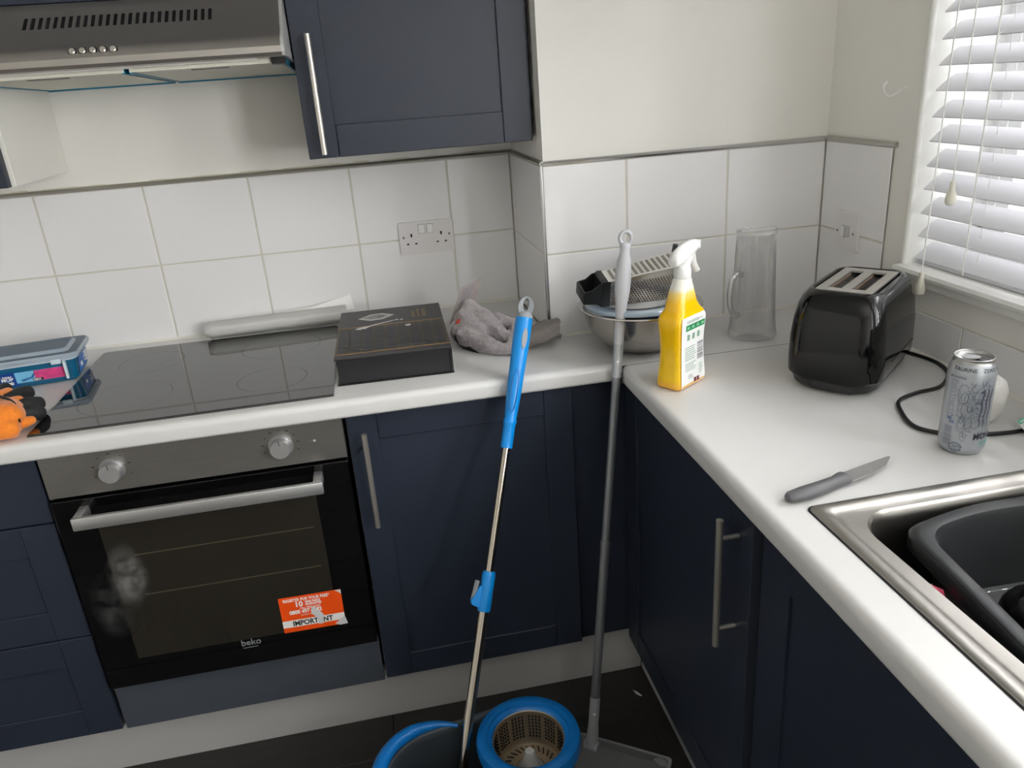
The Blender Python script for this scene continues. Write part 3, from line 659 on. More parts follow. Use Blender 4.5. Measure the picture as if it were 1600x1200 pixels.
# ------------------------------------------------------------------ drinks can and cup
can = thing('drinks_can', 'opened white and silver energy drink can on the worktop by the sink', 'can', (1.145, -1.176, ZW))
R = .0330
M_can = mat('can_print', (168, 172, 177), .30, .5, noise=.16, nscale=70, bump=.08, bscale=60); M_canm = mat('can_aluminium', (172, 172, 170), .35, 1)
b = BM(); lathe(b, [(.0, .004), (.022, .003), (.0245, 0), (.027, .001), (R-.001, .010), (R, .014), (R, .132), (R-.0012, .138), (.0288, .1475)], 56); obj('body', b, M_can, can, smooth=50)
b = BM(); lathe(b, [(.0288, .1475), (.0268, .1510), (.0272, .1535), (.0278, .1548), (.0270, .1558), (.0258, .1552), (.0252, .1500), (.0240, .1492), (0, .1495)], 56); lid_ = obj('lid', b, M_canm, can, smooth=50)
b = BM(); prism(b, rrect(.0075, .011, .0074, 6), 'z', .1497, .1501); xform(b, Matrix.Translation((.010, -.006, 0)) @ Matrix.Translation((0, 0, 0))); obj('mouth', b, M_black, can)
b = BM(); prism(b, rrect(.0125, .0080, .0075, 6), 'z', .1522, .1534); xform(b, Matrix.Translation((-.004, .002, 0)) @ Matrix.Rotation(-.45, 4, 'Z')); obj('ring_pull', b, M_canm, can)
def wrap(theta0, z0, rr_=R+.0003):
    def f(x, y): a = theta0+x/R; return (rr_*math.cos(a), rr_*math.sin(a), z0+y)
    return f
A0 = math.atan2(-2.12+1.176, .28-1.145)   # towards the room
def can_text(s, sz, deg, z, m, bold=.0002, sq=1, r_=R+.0004):
    obj('lettering', text_bm(s, sz, None, bend=wrap(A0+math.radians(deg), z, r_), squash=sq, bold=bold), m, can)
M_cd = mat('can_dark', (52, 54, 62), .5); M_ct = mat('can_teal', (84, 180, 176), .5); M_cg = mat('can_grey', (118, 124, 138), .5); M_cb = mat('can_blue', (98, 118, 150), .5)
def shoulder(theta0):
    def f(x, y):
        a = theta0+x/.0315; t = (y+.0)/.0095; r_ = (R-.0012)*(1-t)+.0288*t+.0003; return (r_*math.cos(a), r_*math.sin(a), .1385+y*1.0)
    return f
for s, dg in (('TAURINE', -48), ('ZERO SUGAR', 28)):
    obj('lettering', text_bm(s, .0075, None, bend=shoulder(A0+math.radians(dg)), squash=1.1, bold=.0001), M_cd, can)
can_text('MONSTER', .0050, -52, .1265, M_cg, sq=1.1); can_text('MONSTER', .0145, 26, .030, M_cd, sq=.85, bold=.0004); can_text('ULTRA', .0078, 44, .0205, M_ct, sq=1.0)
can_text('ZERO', .0062, -21, .0150, M_cg, sq=.9); can_text('SUGAR', .0048, -21, .0095, M_cg, sq=.9)
def patch(bm, f, pts):
    bm.faces.new([bm.verts.new(f(x, y)) for x, y in pts])
b = BM(); f = wrap(A0, 0, R+.00035)
for x0, x1, y0, y1 in ((.0, .0010, 0, 1),):
    pass
def line(bm, f, p, q, wd=.0005):
    p, q = Vector(p), Vector(q); d_ = (q-p); n_ = Vector((-d_.y, d_.x)).normalized()*wd; k_ = max(1, int(d_.length/.006))
    for i in range(k_):
        a, c_ = p+d_*i/k_, p+d_*(i+1)/k_; patch(bm, f, [tuple(a-n_), tuple(c_-n_), tuple(c_+n_), tuple(a+n_)])
def arc(bm, f, cx_, cy2, r_, a0, a1, wd=.0004, sq=1.5, n=14):
    P_ = [(cx_+r_*math.cos(a0+(a1-a0)*i/n), cy2+r_*sq*math.sin(a0+(a1-a0)*i/n)) for i in range(n+1)]
    for a, c_ in zip(P_, P_[1:]): line(bm, f, a, c_, wd)
for i in range(22): line(b, f, (-.0275, .122-i*.0027), (-.0275+random.uniform(.009, .0125), .122-i*.0027), .00045)
for i in range(14): line(b, f, (-.0125, .108-i*.0027), (-.0125+random.uniform(.002, .005), .108-i*.0027), .0006)
obj('small_print', b, M_cg, can)
b = BM()
for i in range(11): line(b, f, (-.0275, .046-i*.0028), (-.0150, .046-i*.0028), .0004+.0006*random.random())
obj('barcode', b, M_cg, can)
b = BM()
for i in range(26): 
    x, y = random.uniform(-.027, -.016), random.uniform(.053, .065); line(b, f, (x, y), (x+.003, y+random.uniform(-.002, .002)), .0006)
obj('recycling_mark', b, M_cb, can)
b = BM(); arc(b, f, -.0075, .0155, .0085, 0, 2*PI, .0004, .85, 24); arc(b, f, -.0075, .0155, .0075, 0, 2*PI, .0003, .85, 24)
for i in range(80):
    cx_, cy2 = random.uniform(-.006, .034), random.uniform(.035, .125); arc(b, f, cx_, cy2, random.uniform(.002, .009), random.uniform(0, 6), random.uniform(1, 3)+4, random.uniform(.0002, .00045), random.uniform(.8, 2.2), 9)
obj('swirl_print', b, mat('can_swirl', (92, 98, 112), .5), can)
b = BM(); f = wrap(A0, 0, R+.0005)
patch(b, f, [(.0150, .107), (.0215, .112), (.0225, .108), (.0205, .106)])
for x, w0 in ((.0215, .0016), (.0285, .0018), (.0355, .0016)):
    for i in range(12):
        y0, y1 = .112-i*.0052, .112-(i+1)*.0052; wv = lambda q: w0*(1-.8*abs(q-4)/9); xo = lambda q: x+.0009*math.sin(q*1.3)-.00015*q
        patch(b, f, [(xo(i)-wv(i), y0), (xo(i)+wv(i), y0), (xo(i+1)+wv(i+1), y1), (xo(i+1)-wv(i+1), y1)])
obj('claw_print', b, mat('can_claw', (74, 76, 90), .4), can)
b = BM(); lathe(b, [(0, .0), (.016, 0), (.022, .006), (.030, .024), (.034, .045), (.034, .058), (.029, .072), (.018, .080), (0, .082)], 32)
cup = obj('egg_shaped_pot', b, mat('ceramic_white', (222, 221, 216), .35), smooth=True); cup.location = (1.246, -1.098, ZW+.0005); cup.rotation_euler = (0, 0, 0)
tag(cup, 'rounded white pot mostly hidden behind the drinks can', 'pot')

# ------------------------------------------------------------------ toaster
to = thing('toaster', 'glossy black two-slot toaster standing on the worktop under the window', 'toaster', (1.180, -.826, ZW), math.radians(40))
M_tb = mat('toaster_gloss', (6, 6, 7), .09, spec=.45, coat=.0); M_tm = mat('toaster_satin', (40, 40, 42), .35); M_tp = mat('toaster_plate', (206, 204, 200), .38, .85)
def tring(hx, hy, r, z, dx=0): return [(x+dx, y, z) for x, y in rrect(hx, hy, r, 8)]
b = BM()
prof = [(.124, .070, .040, .004, 0), (.131, .077, .045, .010, 0), (.134, .080, .045, .022, 0)]
loft(b, [tring(*p_) for p_ in prof]); obj('base', b, M_tm, to, smooth=40)
b = BM()
prof = [(.135, .081, .045, .0225, 0), (.1395, .0865, .045, .030, 0), (.1400, .0875, .044, .060, 0), (.1385, .0860, .042, .100, .0), (.1340, .0825, .040, .135, .0), (.1265, .0775, .038, .160, 0), (.1175, .0715, .036, .1770, 0), (.108, .0650, .034, .1855, 0), (.100, .0590, .030, .1870, 0), (.097, .0560, .028, .1850, 0), (.096, .0555, .028, .1760, 0)]
loft(b, [tring(*p_) for p_ in prof], cap0=True, cap1=True); obj('shell', b, M_tb, to, smooth=40)
obj('well', bx(-.094, .094, -.053, .053, .1765, .1770), M_black, to)
# chrome top plate with two slots
b = BM(); hx, hy, zt = .091, .0505, .1868
sl_ = [(-.0315, -.0075), (.0075, .0315)]; sx = .070
ysn = [-hy, -.0335, -.0085, .0085, .0335, hy]
box(b, -hx, hx, ysn[0], ysn[1], zt-.004, zt); box(b, -hx, hx, ysn[2], ysn[3], zt-.004, zt); box(b, -hx, hx, ysn[4], ysn[5], zt-.004, zt)
for a, c_ in ((ysn[1], ysn[2]), (ysn[3], ysn[4])): box(b, -hx, -sx, a, c_, zt-.004, zt); box(b, sx, hx, a, c_, zt-.004, zt)
bmesh.ops.remove_doubles(b, verts=b.verts, dist=1e-5)
obj('top_plate', b, M_tp, to)
M_el = mat('element_board', (186, 160, 140), .7, noise=.15, nscale=60); M_wire = mat('element_wire', (120, 112, 104), .4, 1)
for (a, c_) in ((ysn[1], ysn[2]), (ysn[3], ysn[4])):
    b = BM(); box(b, -sx+.004, sx-.004, c_-.0015, c_-.0005, .177, .1815); box(b, -sx+.01, sx-.004, a+.0005, a+.0015, .177, .1815); obj('heating_element', b, M_el, to)
    b = BM()
    for i in range(14): x = -sx+.008+i*.0098; box(b, x, x+.0012, c_-.003, c_-.0016, .177, .1815)
    box(b, -sx, sx, a+.006, a+.0072, .179, .180); box(b, -sx, sx, c_-.0075, c_-.0063, .179, .180)
    obj('wire_guard', b, M_wire, to)
obj('crumb_tray', bx(-.1352, -.128, -.045, .030, .007, .0205, bev=.002), M_tm, to)
b = BM()
obj('side_seam', bx(-.05, .10, -.0878, -.0872, .052, .0535), M_black, to)
cord = [(1.292, -.735), (1.330, -.768), (1.349, -.812), (1.353, -.862), (1.330, -.915), (1.276, -.962), (1.222, -.972), (1.172, -.992), (1.146, -1.030), (1.126, -1.090), (1.148, -1.128), (1.195, -1.150), (1.240, -1.160), (1.305, -1.166), (1.340, -1.20)]
b = BM(); tube(b, spline([(x, y, ZW+.0042) for x, y in cord], 6), .0036, 8)
xform(b, to.matrix_basis.inverted() if False else (Matrix.Translation(to.location) @ Matrix.Rotation(math.radians(40), 4, 'Z')).inverted())
cdo = obj('power_cord', b, M_black, to, smooth=True)
b = BM(); box(b, -.022, .022, -.0006, .0006, -.014, .014); mt = Matrix.Translation((1.284, -1.160, ZW+.012)) @ Matrix.Rotation(.35, 4, 'Z') @ Matrix.Rotation(-.9, 4, 'X') 
TI = (Matrix.Translation(to.location) @ Matrix.Rotation(math.radians(40), 4, 'Z')).inverted()
xform(b, TI @ mt); lt = obj('test_label', b, M_paper, cdo)
b = BM(); box(b, -.022, .022, -.0010, -.0006, .007, .014); xform(b, TI @ mt); obj('label_header', b, mat('label_green', (60, 176, 140), .5), cdo)
b = text_bm('PASSED', .0060, TI @ mt @ face_y(-.019, -.0011, .0083), ext=.0001, bold=.0001); obj('lettering', b, M_wp, cdo)

# ------------------------------------------------------------------ glass jug
jg = thing('glass_jug', 'tall ribbed clear glass jug with handle standing beside the toaster', 'jug', (1.112, -.548, ZW))
M_jug = thin_glass('jug_glass', tint=(.985, .985, .985), edge=.25, base=.07, rough=.08, k=.38, body=(235, 237, 237), bodyw=.06)
M_jugh = thin_glass('jug_handle_glass', tint=(.93, .935, .93), edge=.4, base=.12, rough=.06, body=(226, 228, 226), bodyw=.12, k=.6)
nseg = 144
def jring(r, z, amp): return [((r+amp*math.cos(i*PI))*math.cos(2*PI*i/nseg), (r+amp*math.cos(i*PI))*math.sin(2*PI*i/nseg), z) for i in range(nseg)]
b = BM()
pr = [(.050, .0015, 0), (.0535, .005, .0006), (.053, .010, .0009), (.0505, .020, .0013), (.0480, .05, .0013), (.0450, .12, .0013), (.0428, .19, .0013), (.0422, .215, .0008), (.0425, .230, 0), (.0435, .240, 0)]
out = [jring(*p_) for p_ in pr]
inn = [jring(.0410, .239, 0), jring(.0400, .22, 0), jring(.0420, .12, 0), jring(.0452, .05, 0), jring(.047, .016, 0), jring(.038, .012, 0)]
loft(b, out+inn, True, True)
for v in b.verts:
    if v.co.z > .225:                                   # pouring lip to the right
        a = math.atan2(v.co.y, v.co.x); k_ = max(0, math.cos(a-.25))**10*(v.co.z-.225)/.015*.010; v.co.x += k_; v.co.z += k_*.25
jb = obj('body', b, M_jug, jg)
b = BM(); hd_ = math.radians(205); dv = Vector((math.cos(hd_), math.sin(hd_), 0))
tube(b, spline([dv*.044+Vector((0, 0, .150)), dv*.060+Vector((0, 0, .156)), dv*.076+Vector((0, 0, .146)), dv*.083+Vector((0, 0, .115)), dv*.080+Vector((0, 0, .085)), dv*.066+Vector((0, 0, .062)), dv*.050+Vector((0, 0, .060))], 6), .0065, 12)
obj('handle', b, M_jugh, jg, smooth=True)
b = BM(); tube(b, [(.0435*math.cos(a)+(.010*max(0, math.cos(a-.25))**10), .0435*math.sin(a), .2405+.0025*max(0, math.cos(a-.25))**10) for a in [2*PI*i/48 for i in range(49)]], .0016, 8, cap=False)
obj('rim', b, thin_glass('jug_rim_glass', tint=(.95, .95, .95), edge=.3, base=.10, rough=.1, body=(240, 241, 241), bodyw=.4, k=.4), jg, smooth=True)

# ------------------------------------------------------------------ spray bottle
sb = thing('spray_bottle', 'trigger spray bottle of yellow cleaner with white head beside the steel bowl', 'spray bottle', (.8495, -.765, ZW), math.radians(34))
def bottle_mat():
    m = mat('bottle_liquid', (238, 190, 10), .18, spec=.5, coat=.4); nt = m.node_tree; p_ = nt.nodes['Principled BSDF']
    tc = nt.nodes.new('ShaderNodeTexCoord'); sx_ = nt.nodes.new('ShaderNodeSeparateXYZ'); nt.links.new(tc.outputs['Object'], sx_.inputs[0])
    cr = nt.nodes.new('ShaderNodeValToRGB'); mr = nt.nodes.new('ShaderNodeMapRange'); mr.inputs[1].default_value = 0; mr.inputs[2].default_value = .22
    nt.links.new(sx_.outputs[2], mr.inputs[0]); nt.links.new(mr.outputs[0], cr.inputs[0]); nt.links.new(cr.outputs[0], p_.inputs['Base Color'])
    e = cr.color_ramp.elements; e[0].position = .0; e[0].color = srgb(236, 168, 66); e[1].position = .10; e[1].color = srgb(240, 196, 4)
    for pos, c in ((.78, (246, 190, 4)), (.86, (246, 214, 120)), (.90, (236, 234, 222))):
        q = e.new(pos); q.color = srgb(*c)
    return m
M_bot = bottle_mat(); M_head = mat('spray_white', (236, 236, 234), .28)
b = BM()
def bring(hx, hy, r, z, dx=0): return [(x+dx, y, z) for x, y in rrect(hx, hy, min(r, hx*.98, hy*.98), 6)]
prof = [(.046, .026, .010, .001, 0), (.0500, .0290, .012, .006, 0), (.0495, .0285, .014, .020, 0), (.0470, .0265, .014, .050, 0), (.0455, .0255, .014, .080, 0), (.0465, .0262, .014, .105, 0), (.0490, .0280, .014, .130, 0), (.0485, .0280, .014, .140, 0), (.0430, .0260, .014, .150, 0), (.0360, .0235, .016, .157, 0), (.0330, .0220, .018, .168, -.003), (.0270, .0195, .018, .190, -.002), (.0205, .0175, .017, .207, -.001), (.0180, .0165, .016, .213, 0), (.0150, .0150, .0148, .216, 0)]
loft(b, [bring(*p_) for p_ in prof]); obj('bottle', b, M_bot, sb, smooth=60)
# white label moulded on the broad face that looks right (+x end faces right wall, label on -y side)
def lab_y(z, x):  # surface depth of the broad face at height z
    P_ = prof
    for p0, p1 in zip(P_, P_[1:]):
        if p0[3] <= z <= p1[3]:
            t = (z-p0[3])/(p1[3]-p0[3]); return -(p0[1]+(p1[1]-p0[1])*t)-.0004
    return -.029
def labgrid(bm, xa, xb, za, zb, lift=0, nz=10, shape=None):
    G = []
    for j in range(nz+1):
        z = za+(zb-za)*j/nz; row = []
        for i in range(5):
            x = xa+(xb-xa)*i/4
            if shape: x = shape(i/4, z)
            row.append(bm.verts.new((x, lab_y(z, x)-lift, z)))
        G.append(row)
    for j in range(nz):
        for i in range(4): bm.faces.new((G[j][i], G[j][i+1], G[j+1][i+1], G[j+1][i]))
def hxat(z):
    for p0, p1 in zip(prof, prof[1:]):
        if p0[3] <= z <= p1[3]: t = (z-p0[3])/(p1[3]-p0[3]); return p0[0]+(p1[0]-p0[0])*t
    return .046
M_lab = mat('bottle_label', (236, 238, 236), .4)
b = BM(); labgrid(b, 0, 0, .004, .146, .0, 20, shape=lambda t, z: -hxat(z)*.86+(hxat(z)*.86+hxat(z)*.80)*t)
obj('label', b, M_lab, sb, smooth=True)
M_lg = mat('label_green_band', (30, 132, 78), .5); M_lt = mat('label_print', (132, 160, 142), .6); M_lk = mat('label_dark_print', (70, 74, 84), .6)
b = BM(); labgrid(b, -.028, .036, .118, .130, .0004, 3); obj('green_band', b, M_lg, sb)
b = BM()
for i in range(4): x = -.024+i*.016; labgrid(b, x, x+.008, .1215, .1265, .0007, 1)
obj('band_icons', b, mat('icon_pale', (150, 205, 170), .5), sb)
b = BM()
for i in range(3): labgrid(b, -.026, random.uniform(.010, .030), .1335+i*.002, .1345+i*.002, .0004, 1)
for i in range(7): labgrid(b, -.028, random.uniform(.002, .010), .083-i*.0042, .0845-i*.0042, .0004, 1)
for i in range(5): labgrid(b, -.028, random.uniform(.0, .012), .050-i*.0035, .0512-i*.0035, .0004, 1)
for i in range(3): labgrid(b, -.022+i*.017, -.013+i*.017, .098, .110, .0004, 1)
for i in range(6): labgrid(b, .018, random.uniform(.028, .033), .040-i*.0035, .0412-i*.0035, .0004, 1)
obj('label_text', b, M_lt, sb)
b = BM()
for i in range(11): labgrid(b, .014, .034, .052+i*.0032, .0520+i*.0032+.0008+.0014*random.random(), .0005, 1)
for i in range(3): labgrid(b, -.020, random.uniform(-.006, -.002), .026-i*.003, .0268-i*.003, .0005, 1)
obj('barcode', b, M_lk, sb)
b = BM(); labgrid(b, .000, .008, .008, .017, .0005, 1); labgrid(b, .010, .018, .008, .017, .0005, 1); obj('hazard_mark', b, mat('hazard', (110, 46, 60), .5), sb)
obj('lettering', text_bm('KITCHEN', .006, Matrix.Identity(4), ext=0) if False else bx(-.026, -.0255, -.0288, -.0286, .131, .1312), M_lk, sb)
bpy.data.objects.remove(sb.children[-1])
# collar, head, trigger, nozzle
b = BM(); lathe(b, [(.0, .2135), (.0155, .2135), (.0165, .216), (.0165, .232), (.0150, .236), (0, .236)], 28); obj('collar', b, M_head, sb, smooth=40)
b = BM(); hp = [(-.034, .009, .006, .250), (-.030, .0125, .011, .252), (-.018, .014, .0165, .256), (-.004, .014, .0190, .259), (.012, .013, .018, .263), (.028, .0115, .0150, .268), (.040, .0100, .0110, .2705), (.044, .0095, .0095, .2710)]
rings = [[(x, wy*math.cos(a), zc+hz*math.sin(a)) for a in [2*PI*i/20 for i in range(20)]] for x, wy, hz, zc in hp]
loft(b, rings); 
rings = [[(dx+hx_*math.cos(a), hy_*math.sin(a), z) for a in [2*PI*i/20 for i in range(20)]] for hx_, hy_, z, dx in ((.0150, .0125, .234, 0), (.0165, .013, .242, .003), (.020, .0125, .252, .008), (.024, .011, .262, .012))]
loft(b, rings); obj('spray_head', b, M_head, sb, smooth=50)
b = BM(); box(b, .043, .0495, -.0085, .0085, .2625, .2795, bev=.002); obj('nozzle', b, M_head, sb, smooth=40)
b = BM(); tube(b, spline([(.032, 0, .258), (.035, 0, .246), (.038, 0, .236), (.046, 0, .224), (.052, 0, .218)], 5), .003, 10, flat=2.0); obj('trigger', b, M_head, sb, smooth=True)

# ------------------------------------------------------------------ mixing bowl, lid, grater
mbx, mby = .848, -.527
mb = thing('mixing_bowl', 'stainless steel mixing bowl on the worktop against the tiled corner', 'bowl', (mbx, mby, ZW))
M_mb = mat('bowl_steel', (186, 182, 176), .24, 1, noise=.04, nscale=6)
b = BM(); lathe(b, [(0, .002), (.050, .0008), (.058, .003), (.085, .018), (.108, .042), (.121, .070), (.1275, .098), (.130, .102), (.137, .1035), (.1385, .1015), (.139, .1030), (.1375, .1055), (.130, .1042), (.1255, .099), (.119, .071), (.106, .044), (.083, .020), (.056, .005), (0, .004)], 64)
obj('body', b, M_mb, mb, smooth=60)
ld = thing('plastic_lid', 'pale blue round plastic lid resting on the steel mixing bowl', 'lid', (.838, -.535, ZW+.1035), rot=(math.radians(-2), math.radians(0), 0))
M_lid = thin_glass('lid_blue', tint=(.80, .86, .92), edge=.35, base=.06, rough=.15, body=(170, 190, 208), bodyw=.75)
b = BM(); lathe(b, [(0, .0075), (.090, .0075), (.095, .011), (.106, .0115), (.1135, .0095), (.1155, .005), (.115, .0), (.112, .0), (.112, .004), (.105, .008), (.095, .007), (.088, .0045), (0, .0045)], 64); obj('disc', b, M_lid, ld, smooth=50)
b = BM(); lathe(b, [(.0, .0086), (.070, .0086), (.072, .0078)], 48); obj('panel', b, thin_glass('lid_panel', tint=(.9, .9, .9), edge=.3, base=.08, rough=.1, body=(214, 216, 216), bodyw=.7), ld, smooth=50)
gr = thing('box_grater', 'steel box grater with black handle lying on the bowl lid', 'grater', (.760, -.520, ZW+.121), rot=(math.radians(14), math.radians(1.5), math.radians(1)))
M_gr = mat('grater_steel', (168, 164, 158), .2, 1); M_grw = mat('grater_top', (214, 212, 206), .28, .75)
L = .178
def gring(x, hy, z0, z1): return [(x, -hy, z0), (x, hy, z0), (x, hy*.82, z1), (x, -hy*.82, z1)]
b = BM(); loft(b, [gring(0.0, .032, -.003, .052), gring(L, .044, -.002, .082)], True, False); obj('body', b, M_gr, gr)
M_hole = mat('hole_dark', (34, 32, 30), .6)
# front face holes: raised studs with dark mouths, one mesh each kind (hundreds of tiny teeth)
def facept(u, v, lift=0):   # u along 0..1, v up 0..1 on the front face
    hy = .032+.012*u; z0 = -.003+.001*u; z1 = .052+.030*u
    y = -(hy+(hy*.82-hy)*v); return Vector((L*u, y-lift, z0+(z1-z0)*v))
b = BM(); b2 = BM()
for i in range(26):
    for j in range(11):
        u = .06+.90*i/26+(.5*.9/26 if j % 2 else 0); v = .10+.78*j/11
        p_ = facept(u, v, .0012); s = .0021 if u > .3 else .0017
        bmesh.ops.create_uvsphere(b, u_segments=6, v_segments=4, radius=s, matrix=Matrix.Translation(p_))
        box(b2, p_.x-s*.7, p_.x+s*.7, p_.y-s*.95, p_.y-s*.2, p_.z-s*.75, p_.z+s*.2)
o = obj('grating_teeth', b, M_gr, gr, smooth=True); o['kind'] = 'stuff'; o = obj('grating_holes', b2, M_hole, gr); o['kind'] = 'stuff'
b = BM()   # top plate, pale, with slicing slots
v = [(0, -.0262, .0525), (0, .0262, .0525), (L, .0361, .0825), (L, -.0361, .0825)]
f1 = [b.verts.new(p_) for p_ in v]; f2 = [b.verts.new((x, y, z+.002)) for x, y, z in v]
b.faces.new(f1[::-1]); b.faces.new(f2)
for i in range(4): b.faces.new((f1[i], f1[(i+1) % 4], f2[(i+1) % 4], f2[i]))
obj('slicing_plate', b, M_grw, gr)
sl0 = None
for i in range(15):
    x = .018+i*.0125; zz = .0548+.030*x/L; hw = .020+.008*x/L
    b = BM(); box(b, -.0016, .0016, -hw, hw, -.0006, .0006); box(b, .0016, .0048, -hw, hw, .0002, .0022)
    o = obj('slicing_slot', b, mat('slot_grey', (150, 146, 138), .4, .4), gr); o.location = (x, 0, zz)
b = BM()   # black handle: bowed loop at the narrow end
rings = []
for x, hy, z0, z1 in ((.010, .034, -.008, .055), (-.004, .034, -.010, .056), (-.010, .032, -.004, .052)): rings.append([(x, -hy, z0), (x, hy, z0), (x, hy*.85, z1), (x, -hy*.85, z1)])
loft(b, rings)
for s in (-1, 1): prism(b, [(-.006, -.002), (-.022, .004), (-.046, .006), (-.049, .012), (-.047, .034), (-.030, .038), (-.016, .050), (-.006, .052)], 'y', s*.029, s*.0255)
box(b, -.050, -.0445, -.029, .029, .006, .034, bev=.002)
obj('handle', b, mat('grater_black', (16, 16, 17), .4), gr, smooth=40)
b = BM(); loft(b, [gring(L-.006, .0452, -.006, .0835), gring(L+.006, .0462, -.007, .0850)], True, True)
obj('foot_rim', b, mat('grater_foot', (62, 62, 64), .45), gr)
b = BM(); tube(b, [(L-.002, .034, .082), (L-.001, .034, .100)], .006, 8); obj('foot_tab', b, MATS['grater_foot'], gr, smooth=True)

# ------------------------------------------------------------------ gift box
gb = thing('presentation_box', 'flat black presentation box with gold hexagon print beside the hob', 'box', (.2955, -.350, ZW), math.radians(-1.6))
M_gbx = mat('box_black', (30, 30, 32), .38, noise=.06, nscale=20); M_gbl = mat('box_lid_black', (44, 43, 45), .42, noise=.05, nscale=15); M_gold = mat('gold_foil', (196, 146, 70), .4, .3); M_silv = mat('silver_print', (196, 194, 190), .4, .3)
hx, hy = .1255, .186
obj('tray', bx(-hx+.004, hx-.004, -hy+.004, hy-.002, .0025, .058, bev=.001), M_gbx, gb)
obj('base_flap', bx(-hx, hx+.002, -hy, hy, .0003, .0025), M_gbx, gb)
obj('lid', bx(-hx, hx, -hy-.001, hy, .0582, .0612, bev=.0008), M_gbl, gb)
obj('side_wall', bx(hx-.0035, hx+.001, -hy, hy, .0025, .058), M_gbx, gb)
zl = .0613
yb0, yb1 = -hy+.028, .040
for y in (yb0, yb1): obj('gold_line', bx(-hx+.0, hx-.0, y-.0008, y+.0008, zl-.0001, zl+.0003), M_gold, gb)
b = BM()   # honeycomb printed lines
hw_, hh = .0315/2*1.0, .0170/2; x = -hx+.010; ci = 0
def seg2(bm, p, q, w_=.0008, z=zl+.0001):
    p, q = Vector(p), Vector(q); n_ = (q-p); n_ = Vector((-n_.y, n_.x)).normalized()*w_
    bm.faces.new([bm.verts.new((v_.x, v_.y, z)) for v_ in (p-n_, q-n_, q+n_, p+n_)])
nx_ = 9; dx_ = (2*hx-.004)/nx_
for i in range(nx_):
    cx_ = -hx+.002+dx_*(i+.5); ny = 10; dy_ = (yb1-yb0-.004)/ny
    for j in range(ny+1):
        cyj = yb0+.002+dy_*(j+(.5 if i % 2 else 0))
        if cyj > yb1-.004: continue
        a = dx_*.38; c_ = dx_*.62
        P6 = [(cx_-c_*.98, cyj), (cx_-a, cyj+dy_/2), (cx_+a, cyj+dy_/2), (cx_+c_*.98, cyj), (cx_+a, cyj-dy_/2), (cx_-a, cyj-dy_/2)]
        P6 = [(min(max(px_, -hx+.001), hx-.001), min(max(py_, yb0), yb1)) for px_, py_ in P6]
        for p_, q_ in zip(P6, P6[1:]+P6[:1]):
            if (Vector(p_)-Vector(q_)).length > .001: seg2(b, p_, q_)
obj('honeycomb_print', b, mat('gold_dull', (136, 118, 76), .5, .1), gb)
b = BM(); prism(b, [(-.080, .108), (-.050, .140), (-.022, .142), (.010, .118), (-.020, .088), (-.050, .084)], 'z', zl, zl+.0003); obj('silver_emblem', b, M_silv, gb)
b = BM(); prism(b, [(-.070, .110), (-.045, .131), (-.028, .132), (-.004, .116), (-.026, .097), (-.048, .094)], 'z', zl+.0003, zl+.0005); obj('emblem_shade', b, mat('emblem_grey', (140, 139, 138), .4, .3), gb)
for i in range(4): obj('emblem_line', bx(-.030+i*.004, -.0285+i*.004, .103, .126, zl+.0005, zl+.0006), M_gbl, gb)
b = BM(); M_gt = mat('gold_text', (150, 130, 90), .5, .1)
for k_, (xx, n_) in enumerate(((.052, 7), (.078, 8))):
    for i in range(n_):
        y = .080+i*.0085; box(b, xx, xx+.008, y, y+.0015, zl, zl+.0003); box(b, xx+(.0 if i % 2 else .0065), xx+.0015+(.0 if i % 2 else .0065), y, y+.006, zl, zl+.0003); 
        if i % 3 == 0: box(b, xx, xx+.008, y+.0045, y+.006, zl, zl+.0003)
obj('gold_lettering', b, M_gt, gb); obj('gold_rule', bx(.0675, .069, .078, .146, zl, zl+.0003), M_gold, gb)
b = BM(); P_ = [(-.086, .022), (-.074, .034), (-.055, .038), (-.040, .050), (-.010, .062), (.006, .070), (.008, .066), (-.010, .056), (-.040, .043), (-.056, .029), (-.060, .018), (-.070, .022), (-.072, .014)]
prism(b, P_, 'z', zl, zl+.0004); obj('torn_mark', b, M_torn, gb)
for x, y in ((.014, .070), (.026, .068)): obj('torn_mark', bx(x-.004, x+.004, y-.004, y+.004, zl, zl+.0004, bev=.0001), M_torn, gb)
b = BM(); lathe(b, [(.0065, zl), (.0065, zl+.0004), (.002, zl+.0004)], 20, (.040, .014)); obj('round_sticker', b, M_wp, gb)

# ------------------------------------------------------------------ parchment roll
pr_ = thing('parchment_roll', 'loose roll of white baking parchment lying behind the hob', 'paper roll', (0, 0, ZW))
M_parch = mat('parchment', (246, 245, 242), .55, noise=.02)
b = BM(); A = Vector((-.172, -.060, .0300)); B = Vector((.185, -.040, .0285)); ax = (B-A).normalized(); e1 = Vector((0, 0, 1)); e2 = ax.cross(e1).normalized(); e1 = e2.cross(ax)
n = 70; ringA, ringB = [], []
for i in range(n+1):
    t = i/n; a = -2.2+t*2*PI*2.6; r_ = .0235-.0075*t
    off = e1*r_*math.sin(a)+e2*r_*math.cos(a)
    ringA.append(b.verts.new(A+off-ax*(.010*(t > .42)*min(1, (t-.42)*6)))); ringB.append(b.verts.new(B+off))
for i in range(n): b.faces.new((ringA[i], ringA[i+1], ringB[i+1], ringB[i]))
bmesh.ops.solidify(b, geom=b.faces[:], thickness=.0006)
obj('sheet', b, M_parch, pr_, smooth=60)
b = BM(); v = []   # free edge rising against the tiles
fl = [(.02, -.046, .052), (.10, -.030, .054), (.200, -.012, .072), (.205, -.010, .030), (.12, -.018, .020), (.02, -.030, .030)]
